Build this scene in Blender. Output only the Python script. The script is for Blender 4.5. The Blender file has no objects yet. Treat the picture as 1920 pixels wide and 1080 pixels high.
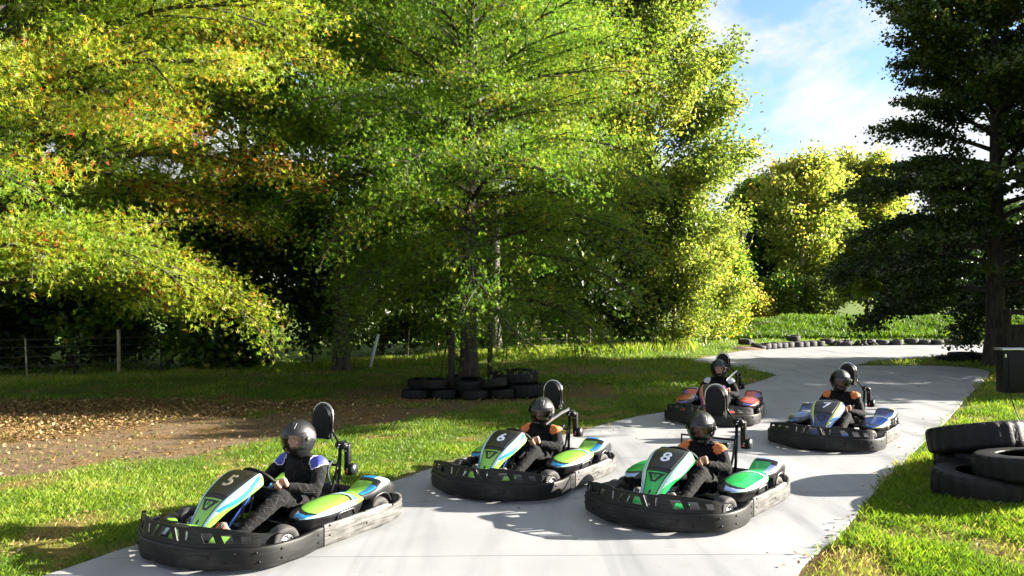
import bpy, bmesh, math, random
import numpy as np
from mathutils import Vector, Matrix, noise as mnoise
from mathutils.geometry import delaunay_2d_cdt
random.seed(7); rng = np.random.default_rng(7)
R = math.radians; PI = math.pi
sc = bpy.context.scene; COL = sc.collection

# ------------------------------------------------------------------ camera, sky, sun, exposure
CAMH = 2.1; FPX = 1580.0; HY = 557.0
cam_d = bpy.data.cameras.new('camera'); cam = bpy.data.objects.new('camera', cam_d); COL.objects.link(cam)
cam_d.sensor_width = 36.0; cam_d.lens = FPX/1920*36.0; cam_d.clip_start = 0.1; cam_d.clip_end = 2000
cam.location = (0, 0, CAMH); cam.rotation_euler = (R(90) + math.atan((HY-540)/FPX), 0, 0)
sc.camera = cam
SUN_EL = R(18.8); SUN_AZ = math.atan2(0.13, 1.0)      # angle from +X towards +Y
sun_dir = Vector((math.cos(SUN_EL)*math.cos(SUN_AZ), math.cos(SUN_EL)*math.sin(SUN_AZ), math.sin(SUN_EL)))
sun_d = bpy.data.lights.new('sun', 'SUN'); sun = bpy.data.objects.new('sun', sun_d); COL.objects.link(sun)
sun_d.energy = 5.0; sun_d.angle = R(0.5); sun_d.color = (1.0, 0.93, 0.80)
sun.rotation_euler = sun_dir.to_track_quat('Z', 'Y').to_euler()
world = bpy.data.worlds.new('World'); sc.world = world; world.use_nodes = True
def build_world():
    nt = world.node_tree; N = nt.nodes; Lk = nt.links; N.clear()
    out = N.new('ShaderNodeOutputWorld'); bg = N.new('ShaderNodeBackground')
    sky = N.new('ShaderNodeTexSky'); sky.sky_type = 'NISHITA'; sky.sun_disc = False
    sky.sun_elevation = SUN_EL; sky.sun_rotation = R(90) - SUN_AZ
    sky.air_density = 1.0; sky.dust_density = 0.6; sky.ozone_density = 1.5
    tc = N.new('ShaderNodeTexCoord'); mp = N.new('ShaderNodeMapping')
    mp.inputs['Scale'].default_value = (1.0, 1.0, 1.9); mp.inputs['Location'].default_value = (0.35, 0.2, 0.13)
    n1 = N.new('ShaderNodeTexNoise'); n1.inputs['Scale'].default_value = 3.2; n1.inputs['Detail'].default_value = 9
    n1.inputs['Roughness'].default_value = 0.55; n1.inputs['Distortion'].default_value = 0.35
    rp = N.new('ShaderNodeValToRGB'); rp.color_ramp.elements[0].position = 0.41; rp.color_ramp.elements[1].position = 0.53
    rp.color_ramp.interpolation = 'EASE'
    mx = N.new('ShaderNodeMix'); mx.data_type = 'RGBA'; mx.inputs['B'].default_value = (3.2, 3.3, 3.45, 1)
    tint = N.new('ShaderNodeMix'); tint.data_type = 'RGBA'; tint.blend_type = 'MULTIPLY'; tint.inputs['Factor'].default_value = 1
    tint.inputs['B'].default_value = (0.74, 0.82, 0.98, 1)
    bg.inputs['Strength'].default_value = 0.05
    Lk.new(tc.outputs['Generated'], mp.inputs['Vector']); Lk.new(mp.outputs['Vector'], n1.inputs['Vector'])
    Lk.new(n1.outputs['Fac'], rp.inputs['Fac']); Lk.new(sky.outputs['Color'], tint.inputs['A'])
    Lk.new(tint.outputs['Result'], mx.inputs['A']); Lk.new(rp.outputs['Color'], mx.inputs['Factor'])
    Lk.new(mx.outputs['Result'], bg.inputs['Color']); Lk.new(bg.outputs['Background'], out.inputs['Surface'])
build_world()
sc.view_settings.view_transform = 'Standard'; sc.view_settings.look = 'None'
sc.view_settings.exposure = 2.65; sc.view_settings.gamma = 1.0; sc.view_settings.use_curve_mapping = False
sc.render.engine = 'CYCLES'
sc.cycles.max_bounces = 6; sc.cycles.diffuse_bounces = 3; sc.cycles.transmission_bounces = 4
sc.cycles.transparent_max_bounces = 6; sc.cycles.caustics_reflective = False; sc.cycles.caustics_refractive = False
sc.cycles.use_denoising = True; sc.cycles.use_adaptive_sampling = True; sc.cycles.adaptive_threshold = 0.015

def gp(x, y):
    """ground point seen at photo pixel x, y (used only to measure the place)"""
    k = CAMH/(y-HY)
    return ((x-960)*k, FPX*k)

# ------------------------------------------------------------------ helpers
def set_props(o, label=None, cat=None, group=None, kind=None):
    if label: o['label'] = label
    if cat: o['category'] = cat
    if group: o['group'] = group
    if kind: o['kind'] = kind
    return o
def link(name, me, mats=None, parent=None, loc=None, rot=None):
    o = bpy.data.objects.new(name, me); COL.objects.link(o)
    if mats is not None and len(me.materials) == 0:
        for m in (mats if isinstance(mats, (list, tuple)) else [mats]): me.materials.append(m)
    if parent: o.parent = parent
    if loc: o.location = loc
    if rot: o.rotation_euler = rot
    return o
def empty(name, loc=(0, 0, 0), rz=0, **k):
    o = bpy.data.objects.new(name, None); COL.objects.link(o); o.location = loc; o.rotation_euler = (0, 0, rz)
    o.empty_display_size = 0.2
    return set_props(o, **k)
def mesh_np(name, V, F, smooth=False, attrs=None, matidx=None):
    V = np.asarray(V, np.float32); F = np.asarray(F, np.int32)
    me = bpy.data.meshes.new(name); k = F.shape[1]
    me.vertices.add(len(V)); me.vertices.foreach_set('co', V.ravel())
    me.loops.add(F.size); me.loops.foreach_set('vertex_index', F.ravel())
    me.polygons.add(len(F)); me.polygons.foreach_set('loop_start', np.arange(0, F.size, k, dtype=np.int32))
    if smooth: me.polygons.foreach_set('use_smooth', np.ones(len(F), bool))
    else: me.polygons.foreach_set('use_smooth', np.zeros(len(F), bool))
    if matidx is not None: me.polygons.foreach_set('material_index', np.asarray(matidx, np.int32))
    me.update(calc_edges=True)
    if attrs:
        for n, a in attrs.items():
            at = me.attributes.new(n, 'FLOAT', 'POINT'); at.data.foreach_set('value', np.asarray(a, np.float32))
    return me
class MB:
    """collects faces (any size) for one mesh"""
    def __init__(s): s.V = []; s.F = []; s.M = []; s.S = []
    def add(s, V, F, m=0, smooth=False):
        n = len(s.V); s.V += [tuple(v) for v in V]; s.F += [tuple(i+n for i in f) for f in F]
        s.M += [m]*len(F); s.S += [smooth]*len(F); return s
    def box(s, c, d, rot=None, m=0, bev=0.0):
        hx, hy, hz = d[0]/2, d[1]/2, d[2]/2
        if bev <= 0:
            vs = [Vector((x, y, z)) for x in (-hx, hx) for y in (-hy, hy) for z in (-hz, hz)]
            fs = [(0, 1, 3, 2), (4, 6, 7, 5), (0, 4, 5, 1), (2, 3, 7, 6), (0, 2, 6, 4), (1, 5, 7, 3)]
        else:
            bm = bmesh.new(); bmesh.ops.create_cube(bm, size=1)
            for v in bm.verts: v.co = Vector((v.co.x*d[0], v.co.y*d[1], v.co.z*d[2]))
            bmesh.ops.bevel(bm, geom=bm.edges[:], offset=bev, segments=2, affect='EDGES', profile=0.6)
            bm.verts.index_update(); vs = [v.co.copy() for v in bm.verts]; fs = [tuple(v.index for v in f.verts) for f in bm.faces]; bm.free()
        if rot is not None:
            M_ = rot if isinstance(rot, Matrix) else Matrix.Rotation(rot, 3, 'Z')
            vs = [M_ @ v for v in vs]
        c = Vector(c); return s.add([v+c for v in vs], fs, m, bev > 0)
    def tube(s, pts, r, n=8, m=0, caps=True, closed=False, flat=None):
        pts = [Vector(p) for p in pts]; k = len(pts); rr = r if isinstance(r, (list, tuple)) else [r]*k
        V = []; prev = None
        for i, p in enumerate(pts):
            a = pts[(i-1) % k] if (i > 0 or closed) else p; b = pts[(i+1) % k] if (i < k-1 or closed) else p
            t = (b-a).normalized()
            if prev is None:
                u = t.orthogonal().normalized()
            else:
                u = (prev - t*prev.dot(t)); u = u.normalized() if u.length > 1e-6 else t.orthogonal().normalized()
            prev = u; w = t.cross(u)
            for j in range(n):
                q = 2*PI*j/n; V.append(p + (u*math.cos(q) + w*math.sin(q))*rr[i])
        F = []
        for i in range(k if closed else k-1):
            i2 = (i+1) % k
            for j in range(n): F.append((i*n+j, i*n+(j+1) % n, i2*n+(j+1) % n, i2*n+j))
        if caps and not closed:
            F.append(tuple(range(n))[::-1]); F.append(tuple((k-1)*n+j for j in range(n)))
        return s.add(V, F, m, True)
    def lathe(s, prof, n=24, M_=None, m=0, closed=False):
        """prof = (radius, z) pairs, about Z"""
        V = []; k = len(prof)
        for (r, z) in prof:
            for j in range(n):
                q = 2*PI*j/n; V.append(Vector((r*math.cos(q), r*math.sin(q), z)))
        if M_ is not None: V = [M_ @ v for v in V]
        F = []
        for i in range(k if closed else k-1):
            i2 = (i+1) % k
            for j in range(n): F.append((i*n+j, i*n+(j+1) % n, i2*n+(j+1) % n, i2*n+j))
        return s.add(V, F, m, True)
    def grid(s, P, m=0, smooth=True, mf=None):
        """P[i][j] points"""
        a = len(P); b = len(P[0]); V = [p for row in P for p in row]; n = len(s.V)
        F = []; Ms = []
        for i in range(a-1):
            for j in range(b-1):
                F.append((i*b+j, i*b+j+1, (i+1)*b+j+1, (i+1)*b+j)); Ms.append(mf(i, j) if mf else m)
        s.add(V, F, 0, smooth); s.M[-len(F):] = Ms; return s
    def mesh(s, name, mats=None, mirror=False):
        me = bpy.data.meshes.new(name)
        V = [(-v[0], v[1], v[2]) for v in s.V] if mirror else s.V
        F = [tuple(reversed(f)) for f in s.F] if mirror else s.F
        me.from_pydata(V, [], F); me.polygons.foreach_set('material_index', s.M); me.polygons.foreach_set('use_smooth', s.S)
        if mats:
            for m in (mats if isinstance(mats, (list, tuple)) else [mats]): me.materials.append(m)
        me.update(); return me
    def build(s, name, mats, parent=None, mirror=False):
        return link(name, s.mesh(name, mats, mirror), None, parent)
def add_mod_solid(o, th, offset=-1):
    m = o.modifiers.new('solid', 'SOLIDIFY'); m.thickness = th; m.offset = offset; return o
def auto_smooth_edges(me, ang=35):
    me.set_sharp_from_angle(angle=R(ang))
def catmull(pts, per=8, closed=False):
    P = [Vector(p) for p in pts]; n = len(P); out = []
    for i in range(n if closed else n-1):
        p0 = P[(i-1) % n] if (closed or i > 0) else P[0]; p1 = P[i]; p2 = P[(i+1) % n]
        p3 = P[(i+2) % n] if (closed or i+2 < n) else P[-1]
        for k in range(per):
            t = k/per
            out.append(0.5*((2*p1) + (p2-p0)*t + (2*p0-5*p1+4*p2-p3)*t*t + (3*p1-p0-3*p2+p3)*t**3))
    if not closed: out.append(P[-1].copy())
    return out
def interp(tab, x):
    xs = [t[0] for t in tab]; return [float(np.interp(x, xs, [t[k] for t in tab])) for k in range(1, len(tab[0]))]

# ------------------------------------------------------------------ materials
def mat(name, col=(0.5, 0.5, 0.5), rough=0.6, metal=0.0, spec=0.5, coat=0.0, var=0.0, vscale=8.0, bump=0.0, bscale=40.0, rvar=0.0):
    m = bpy.data.materials.new(name); m.use_nodes = True; nt = m.node_tree; N = nt.nodes; L = nt.links
    b = N['Principled BSDF']; b.inputs['Base Color'].default_value = (*col, 1); b.inputs['Roughness'].default_value = rough
    b.inputs['Metallic'].default_value = metal; b.inputs['Specular IOR Level'].default_value = spec; b.inputs['Coat Weight'].default_value = coat
    tc = N.new('ShaderNodeTexCoord')
    if var > 0:
        n = N.new('ShaderNodeTexNoise'); n.inputs['Scale'].default_value = vscale; n.inputs['Detail'].default_value = 6
        r = N.new('ShaderNodeValToRGB'); r.color_ramp.elements[0].position = 0.3; r.color_ramp.elements[1].position = 0.7
        r.color_ramp.elements[0].color = (*[c*(1-var) for c in col], 1); r.color_ramp.elements[1].color = (*[min(1, c*(1+var)) for c in col], 1)
        L.new(tc.outputs['Object'], n.inputs['Vector']); L.new(n.outputs['Fac'], r.inputs['Fac']); L.new(r.outputs['Color'], b.inputs['Base Color'])
        if rvar > 0:
            mr = N.new('ShaderNodeMapRange'); mr.inputs['To Min'].default_value = max(0, rough-rvar); mr.inputs['To Max'].default_value = min(1, rough+rvar)
            L.new(n.outputs['Fac'], mr.inputs['Value']); L.new(mr.outputs['Result'], b.inputs['Roughness'])
    if bump > 0:
        n2 = N.new('ShaderNodeTexNoise'); n2.inputs['Scale'].default_value = bscale; n2.inputs['Detail'].default_value = 5
        bp = N.new('ShaderNodeBump'); bp.inputs['Strength'].default_value = bump; bp.inputs['Distance'].default_value = 0.01
        L.new(tc.outputs['Object'], n2.inputs['Vector']); L.new(n2.outputs['Fac'], bp.inputs['Height']); L.new(bp.outputs['Normal'], b.inputs['Normal'])
    return m
def ramp_cols(r, stops):
    while len(r.color_ramp.elements) < len(stops): r.color_ramp.elements.new(0.5)
    for e, (p, c) in zip(r.color_ramp.elements, stops): e.position = p; e.color = (*c, 1)
def leaf_mat(name, stops, trans=0.45, rough=0.5, tboost=1.25):
    """stops: colour over the per-leaf 'tint' attribute (autumn colouring, for some trees also painted sun and shade)"""
    m = bpy.data.materials.new(name); m.use_nodes = True; nt = m.node_tree; N = nt.nodes; L = nt.links
    b = N['Principled BSDF']; out = N['Material Output']; b.inputs['Roughness'].default_value = rough; b.inputs['Specular IOR Level'].default_value = 0.35
    at = N.new('ShaderNodeAttribute'); at.attribute_name = 'tint'; r = N.new('ShaderNodeValToRGB'); ramp_cols(r, stops)
    L.new(at.outputs['Fac'], r.inputs['Fac']); L.new(r.outputs['Color'], b.inputs['Base Color'])
    tr = N.new('ShaderNodeBsdfTranslucent'); mul = N.new('ShaderNodeMix'); mul.data_type = 'RGBA'; mul.blend_type = 'MULTIPLY'; mul.inputs['Factor'].default_value = 1
    mul.inputs['B'].default_value = (tboost*1.05, tboost*1.1, tboost*0.75, 1)
    L.new(r.outputs['Color'], mul.inputs['A']); L.new(mul.outputs['Result'], tr.inputs['Color'])
    mx = N.new('ShaderNodeMixShader'); mx.inputs['Fac'].default_value = trans
    L.new(b.outputs['BSDF'], mx.inputs[1]); L.new(tr.outputs['BSDF'], mx.inputs[2]); L.new(mx.outputs['Shader'], out.inputs['Surface'])
    return m
def bark_mat(name, c1, c2, scale=14):
    m = bpy.data.materials.new(name); m.use_nodes = True; nt = m.node_tree; N = nt.nodes; L = nt.links; b = N['Principled BSDF']
    tc = N.new('ShaderNodeTexCoord'); mp = N.new('ShaderNodeMapping'); mp.inputs['Scale'].default_value = (1, 1, 0.22)
    n = N.new('ShaderNodeTexNoise'); n.inputs['Scale'].default_value = scale; n.inputs['Detail'].default_value = 7
    r = N.new('ShaderNodeValToRGB'); ramp_cols(r, [(0.35, c1), (0.65, c2)])
    bp = N.new('ShaderNodeBump'); bp.inputs['Strength'].default_value = 0.8; bp.inputs['Distance'].default_value = 0.03
    L.new(tc.outputs['Object'], mp.inputs['Vector']); L.new(mp.outputs['Vector'], n.inputs['Vector']); L.new(n.outputs['Fac'], r.inputs['Fac'])
    L.new(r.outputs['Color'], b.inputs['Base Color']); L.new(n.outputs['Fac'], bp.inputs['Height']); L.new(bp.outputs['Normal'], b.inputs['Normal'])
    b.inputs['Roughness'].default_value = 0.9; return m

def ground_mat():
    m = bpy.data.materials.new('lawn_soil'); m.use_nodes = True; nt = m.node_tree; N = nt.nodes; L = nt.links; b = N['Principled BSDF']
    b.inputs['Roughness'].default_value = 0.95; b.inputs['Specular IOR Level'].default_value = 0.15
    tc = N.new('ShaderNodeTexCoord')
    def nz(s, d=6, rough=0.6):
        n = N.new('ShaderNodeTexNoise'); n.inputs['Scale'].default_value = s; n.inputs['Detail'].default_value = d; n.inputs['Roughness'].default_value = rough
        L.new(tc.outputs['Object'], n.inputs['Vector']); return n
    def rp(n, stops):
        r = N.new('ShaderNodeValToRGB'); ramp_cols(r, stops); L.new(n.outputs['Fac'], r.inputs['Fac']); return r
    n1 = nz(9, 8, 0.75); n2 = nz(0.9); n3 = nz(38, 6, 0.7)
    g = rp(n1, [(0.30, (0.028, 0.045, 0.008)), (0.5, (0.075, 0.12, 0.012)), (0.72, (0.15, 0.17, 0.03))])
    d = rp(n3, [(0.3, (0.045, 0.029, 0.017)), (0.5, (0.13, 0.088, 0.052)), (0.66, (0.20, 0.142, 0.088)), (0.8, (0.30, 0.24, 0.17))])
    l = rp(n1, [(0.32, (0.05, 0.035, 0.015)), (0.5, (0.17, 0.10, 0.035)), (0.7, (0.30, 0.19, 0.07))])
    def mix(f, a, c):
        x = N.new('ShaderNodeMix'); x.data_type = 'RGBA'; L.new(f, x.inputs['Factor']); L.new(a, x.inputs['A']); L.new(c, x.inputs['B']); return x.outputs['Result']
    def att(nm):
        a = N.new('ShaderNodeAttribute'); a.attribute_name = nm; return a.outputs['Fac']
    r1 = mix(att('dirt'), g.outputs['Color'], d.outputs['Color']); r2 = mix(att('litter'), r1, l.outputs['Color'])
    L.new(r2, b.inputs['Base Color'])
    bp = N.new('ShaderNodeBump'); bp.inputs['Strength'].default_value = 0.9; bp.inputs['Distance'].default_value = 0.03
    L.new(n3.outputs['Fac'], bp.inputs['Height']); L.new(bp.outputs['Normal'], b.inputs['Normal'])
    return m
def concrete_mat():
    m = bpy.data.materials.new('brushed_concrete'); m.use_nodes = True; nt = m.node_tree; N = nt.nodes; L = nt.links; b = N['Principled BSDF']
    tc = N.new('ShaderNodeTexCoord')
    def nz(scale, mapping, d=6, dist=0.0, rough=0.55):
        mp = N.new('ShaderNodeMapping'); mp.inputs['Scale'].default_value = mapping; mp.inputs['Rotation'].default_value = (0, 0, R(-24))
        n = N.new('ShaderNodeTexNoise'); n.inputs['Scale'].default_value = scale; n.inputs['Detail'].default_value = d; n.inputs['Distortion'].default_value = dist
        n.inputs['Roughness'].default_value = rough
        L.new(tc.outputs['Object'], mp.inputs['Vector']); L.new(mp.outputs['Vector'], n.inputs['Vector']); return n
    big = nz(0.7, (1, 1, 1)); streak = nz(2.2, (1.0, 0.16, 1), 8, 0.4); fine = nz(120, (1, 1, 1), 4)
    r1 = N.new('ShaderNodeValToRGB'); ramp_cols(r1, [(0.3, (0.215, 0.219, 0.228)), (0.7, (0.278, 0.281, 0.288))]); L.new(big.outputs['Fac'], r1.inputs['Fac'])
    r2 = N.new('ShaderNodeValToRGB'); ramp_cols(r2, [(0.30, (0.52, 0.52, 0.54)), (0.42, (0.86, 0.86, 0.87)), (0.52, (1, 1, 1)), (0.75, (1.06, 1.06, 1.05))]); L.new(streak.outputs['Fac'], r2.inputs['Fac'])
    r3 = N.new('ShaderNodeValToRGB'); ramp_cols(r3, [(0.25, (0.78, 0.78, 0.78)), (0.36, (0.95, 0.95, 0.95)), (0.6, (1, 1, 1)), (0.75, (1.05, 1.05, 1.05))]); L.new(fine.outputs['Fac'], r3.inputs['Fac'])
    x = N.new('ShaderNodeMix'); x.data_type = 'RGBA'; x.blend_type = 'MULTIPLY'; x.inputs['Factor'].default_value = 0.8
    L.new(r1.outputs['Color'], x.inputs['A']); L.new(r2.outputs['Color'], x.inputs['B'])
    y = N.new('ShaderNodeMix'); y.data_type = 'RGBA'; y.blend_type = 'MULTIPLY'; y.inputs['Factor'].default_value = 1
    L.new(x.outputs['Result'], y.inputs['A']); L.new(r3.outputs['Color'], y.inputs['B']); 
    rub = nz(1.1, (1.6, 0.045, 1), 7, 0.8, 0.6); r4 = N.new('ShaderNodeValToRGB'); ramp_cols(r4, [(0.40, (1, 1, 1)), (0.60, (1, 1, 1)), (0.66, (0.86, 0.86, 0.87)), (0.72, (0.95, 0.95, 0.95))]); L.new(rub.outputs['Fac'], r4.inputs['Fac'])
    st = nz(5.5, (1, 1, 1), 9, 0.6, 0.7); r5 = N.new('ShaderNodeValToRGB'); ramp_cols(r5, [(0.30, (0.80, 0.80, 0.79)), (0.42, (1, 1, 1))]); L.new(st.outputs['Fac'], r5.inputs['Fac'])
    z1 = N.new('ShaderNodeMix'); z1.data_type = 'RGBA'; z1.blend_type = 'MULTIPLY'; z1.inputs['Factor'].default_value = 1; L.new(y.outputs['Result'], z1.inputs['A']); L.new(r4.outputs['Color'], z1.inputs['B'])
    z2 = N.new('ShaderNodeMix'); z2.data_type = 'RGBA'; z2.blend_type = 'MULTIPLY'; z2.inputs['Factor'].default_value = .8; L.new(z1.outputs['Result'], z2.inputs['A']); L.new(r5.outputs['Color'], z2.inputs['B'])
    L.new(z2.outputs['Result'], b.inputs['Base Color'])
    mr = N.new('ShaderNodeMapRange'); mr.inputs['To Min'].default_value = 0.55; mr.inputs['To Max'].default_value = 0.85
    L.new(streak.outputs['Fac'], mr.inputs['Value']); L.new(mr.outputs['Result'], b.inputs['Roughness'])
    bp = N.new('ShaderNodeBump'); bp.inputs['Strength'].default_value = 0.25; bp.inputs['Distance'].default_value = 0.006
    L.new(fine.outputs['Fac'], bp.inputs['Height']); L.new(bp.outputs['Normal'], b.inputs['Normal'])
    return m
def scuffed_plastic():
    m = bpy.data.materials.new('scuffed_black_plastic'); m.use_nodes = True; nt = m.node_tree; N = nt.nodes; L = nt.links; b = N['Principled BSDF']
    tc = N.new('ShaderNodeTexCoord'); mp = N.new('ShaderNodeMapping'); mp.inputs['Scale'].default_value = (3.0, 3.0, 60)
    n = N.new('ShaderNodeTexNoise'); n.inputs['Scale'].default_value = 1.6; n.inputs['Detail'].default_value = 9; n.inputs['Roughness'].default_value = 0.7
    n2 = N.new('ShaderNodeTexNoise'); n2.inputs['Scale'].default_value = 5.0; n2.inputs['Detail'].default_value = 5
    L.new(tc.outputs['Object'], mp.inputs['Vector']); L.new(mp.outputs['Vector'], n.inputs['Vector']); L.new(tc.outputs['Object'], n2.inputs['Vector'])
    mul = N.new('ShaderNodeMath'); mul.operation = 'MULTIPLY_ADD'; mul.inputs[1].default_value = 0.7; L.new(n.outputs['Fac'], mul.inputs[0])
    ml2 = N.new('ShaderNodeMath'); ml2.operation = 'MULTIPLY'; ml2.inputs[1].default_value = 0.35; L.new(n2.outputs['Fac'], ml2.inputs[0]); L.new(ml2.outputs[0], mul.inputs[2])
    r = N.new('ShaderNodeValToRGB'); ramp_cols(r, [(0.42, (0.003, 0.003, 0.0033)), (0.56, (0.007, 0.0068, 0.0066)), (0.66, (0.028, 0.027, 0.025)), (0.80, (0.09, 0.087, 0.082))])
    L.new(mul.outputs[0], r.inputs['Fac']); L.new(r.outputs['Color'], b.inputs['Base Color'])
    mr = N.new('ShaderNodeMapRange'); mr.inputs['To Min'].default_value = 0.40; mr.inputs['To Max'].default_value = 0.68; b.inputs['Specular IOR Level'].default_value = 0.28
    L.new(n.outputs['Fac'], mr.inputs['Value']); L.new(mr.outputs['Result'], b.inputs['Roughness'])
    bp = N.new('ShaderNodeBump'); bp.inputs['Strength'].default_value = 0.3; bp.inputs['Distance'].default_value = 0.002
    L.new(n.outputs['Fac'], bp.inputs['Height']); L.new(bp.outputs['Normal'], b.inputs['Normal'])
    return m
def _scuff_light():
    m = M_SC.copy(); m.name = 'scraped_grey_plastic'
    for nd in m.node_tree.nodes:
        if nd.type == 'VALTORGB': ramp_cols(nd, [(0.36, (0.010, 0.010, 0.010)), (0.46, (0.04, 0.039, 0.037)), (0.56, (0.10, 0.097, 0.093)), (0.72, (0.20, 0.195, 0.19))])
    return m
def suit_mat(name, lines):
    m = bpy.data.materials.new(name); m.use_nodes = True; nt = m.node_tree; N = nt.nodes; L = nt.links; b = N['Principled BSDF']
    b.inputs['Roughness'].default_value = 0.85; b.inputs['Specular IOR Level'].default_value = 0.15; b.inputs['Sheen Weight'].default_value = 0.04; b.inputs['Sheen Roughness'].default_value = 0.5
    tc = N.new('ShaderNodeTexCoord'); n = N.new('ShaderNodeTexNoise'); n.inputs['Scale'].default_value = 16; n.inputs['Detail'].default_value = 5; n.inputs['Distortion'].default_value = 1.2
    L.new(tc.outputs['Object'], n.inputs['Vector'])
    bp = N.new('ShaderNodeBump'); bp.inputs['Strength'].default_value = 0.7; bp.inputs['Distance'].default_value = 0.02
    L.new(n.outputs['Fac'], bp.inputs['Height']); L.new(bp.outputs['Normal'], b.inputs['Normal'])
    base = (0.005, 0.005, 0.006)
    fac = None
    for v in ((1, 1, 0.9), (1, -1, 0.9), (-1, 0.8, 1.1)):
        d = N.new('ShaderNodeVectorMath'); d.operation = 'DOT_PRODUCT'; d.inputs[1].default_value = [c*7.5 for c in v]; L.new(tc.outputs['Object'], d.inputs[0])
        f = N.new('ShaderNodeMath'); f.operation = 'FRACT'; L.new(d.outputs['Value'], f.inputs[0])
        l = N.new('ShaderNodeMath'); l.operation = 'LESS_THAN'; l.inputs[1].default_value = 0.035; L.new(f.outputs[0], l.inputs[0])
        if fac is None: fac = l
        else:
            a = N.new('ShaderNodeMath'); a.operation = 'MAXIMUM'; L.new(fac.outputs[0], a.inputs[0]); L.new(l.outputs[0], a.inputs[1]); fac = a
    sc_ = N.new('ShaderNodeMath'); sc_.operation = 'MULTIPLY'; sc_.inputs[1].default_value = lines; L.new(fac.outputs[0], sc_.inputs[0])
    x = N.new('ShaderNodeMix'); x.data_type = 'RGBA'; x.inputs['A'].default_value = (*base, 1); x.inputs['B'].default_value = (0.13, 0.13, 0.135, 1)
    L.new(sc_.outputs[0], x.inputs['Factor']); L.new(x.outputs['Result'], b.inputs['Base Color'])
    return m
M = {}
M['ground'] = ground_mat(); M['concrete'] = concrete_mat(); M['scuff'] = M_SC = scuffed_plastic(); M['scuff2'] = _scuff_light()
M['black'] = mat('black_plastic', (0.009, 0.009, 0.010), 0.42, var=0.35, vscale=12, rvar=0.12)
M['matte'] = mat('matte_black_steel', (0.006, 0.006, 0.0065), 0.38, spec=0.22, var=0.3, vscale=20)
M['pad'] = mat('black_vinyl_pad', (0.004, 0.004, 0.0045), 0.6, spec=0.22, bump=0.15, bscale=60)
M['rubber'] = mat('kart_tyre_rubber', (0.028, 0.027, 0.026), 0.75, var=0.4, vscale=25, bump=0.3, bscale=90)
M['oldrubber'] = mat('weathered_tyre_rubber', (0.007, 0.007, 0.008), 0.58, spec=0.22, var=0.5, vscale=7, bump=0.5, bscale=45, rvar=0.15)
M['greyrubber'] = mat('dusty_tyre_rubber', (0.035, 0.032, 0.034), 0.8, var=0.45, vscale=5, bump=0.5, bscale=40)
M['alloy'] = mat('cast_wheel_metal', (0.62, 0.62, 0.62), 0.35, metal=0.9, var=0.2, vscale=20)
M['chrome'] = mat('steel_tube', (0.6, 0.6, 0.62), 0.25, metal=1.0)
M['bluetube'] = mat('blue_painted_tube', (0.03, 0.08, 0.35), 0.3, coat=0.4)
M['redpaint'] = mat('red_painted_steel', (0.55, 0.06, 0.02), 0.35, coat=0.4, var=0.3, vscale=30)
M['lamp_red'] = mat('red_lamp_lens', (0.35, 0.03, 0.02), 0.2, coat=0.6)
M['plate'] = mat('dark_number_plate', (0.014, 0.012, 0.012), 0.38, var=0.5, vscale=14, coat=0.2)
M['numcream'] = mat('cream_number_print', (0.42, 0.38, 0.25), 0.5, var=0.25, vscale=40)
M['numwhite'] = mat('white_number_print', (0.70, 0.74, 0.85), 0.45, var=0.15, vscale=40)
M['skin'] = mat('skin', (0.55, 0.29, 0.20), 0.5, var=0.12, vscale=25)
M['shoe'] = mat('grey_shoe_fabric', (0.10, 0.09, 0.085), 0.8, var=0.3, vscale=30)
M['suit'] = suit_mat('quilted_black_suit', 0.2); M['suitplain'] = suit_mat('plain_black_suit', 0.04)
M['helmet'] = mat('satin_black_helmet', (0.006, 0.006, 0.007), 0.48, coat=0.04, var=0.2, vscale=6, rvar=0.06)
M['helmgraph'] = mat('grey_helmet_graphic', (0.055, 0.055, 0.06), 0.5)
M['whiteline'] = mat('white_print', (0.8, 0.8, 0.8), 0.5)
M['eye'] = mat('eye_dark', (0.02, 0.015, 0.012), 0.2)
M['wood'] = bark_mat('dark_weathered_wood', (0.012, 0.010, 0.008), (0.035, 0.028, 0.022), 20)
M['palewood'] = bark_mat('pale_weathered_wood', (0.22, 0.18, 0.12), (0.45, 0.38, 0.27), 20)
M['wire'] = mat('rusty_wire', (0.16, 0.13, 0.10), 0.6, metal=0.5)
M['whitepipe'] = mat('white_painted_stake', (0.62, 0.66, 0.70), 0.5, var=0.12, vscale=6)
M['bark_dark'] = bark_mat('dark_bark', (0.018, 0.014, 0.011), (0.06, 0.048, 0.036))
M['bark_grey'] = bark_mat('grey_bark', (0.06, 0.052, 0.045), (0.20, 0.175, 0.15))
M['bark_pale'] = bark_mat('pale_bark', (0.20, 0.17, 0.13), (0.50, 0.44, 0.35))
vis = bpy.data.materials.new('tinted_visor'); vis.use_nodes = True
def _visor():
    N = vis.node_tree.nodes; L = vis.node_tree.links; N.remove(N['Principled BSDF'])
    g = N.new('ShaderNodeBsdfGlossy'); g.inputs['Roughness'].default_value = 0.08; t = N.new('ShaderNodeBsdfTransparent'); t.inputs['Color'].default_value = (0.82, 0.83, 0.85, 1)
    f = N.new('ShaderNodeFresnel'); f.inputs['IOR'].default_value = 1.55; mr = N.new('ShaderNodeMath'); mr.operation = 'MULTIPLY_ADD'; mr.inputs[1].default_value = 0.5; mr.inputs[2].default_value = 0.02
    x = N.new('ShaderNodeMixShader'); L.new(f.outputs[0], mr.inputs[0]); L.new(mr.outputs[0], x.inputs['Fac']); L.new(t.outputs[0], x.inputs[1]); L.new(g.outputs[0], x.inputs[2])
    L.new(x.outputs[0], N['Material Output'].inputs['Surface'])
_visor(); M['visor'] = vis
M['visor2'] = vis.copy(); M['visor2'].name = 'smoked_visor'
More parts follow.
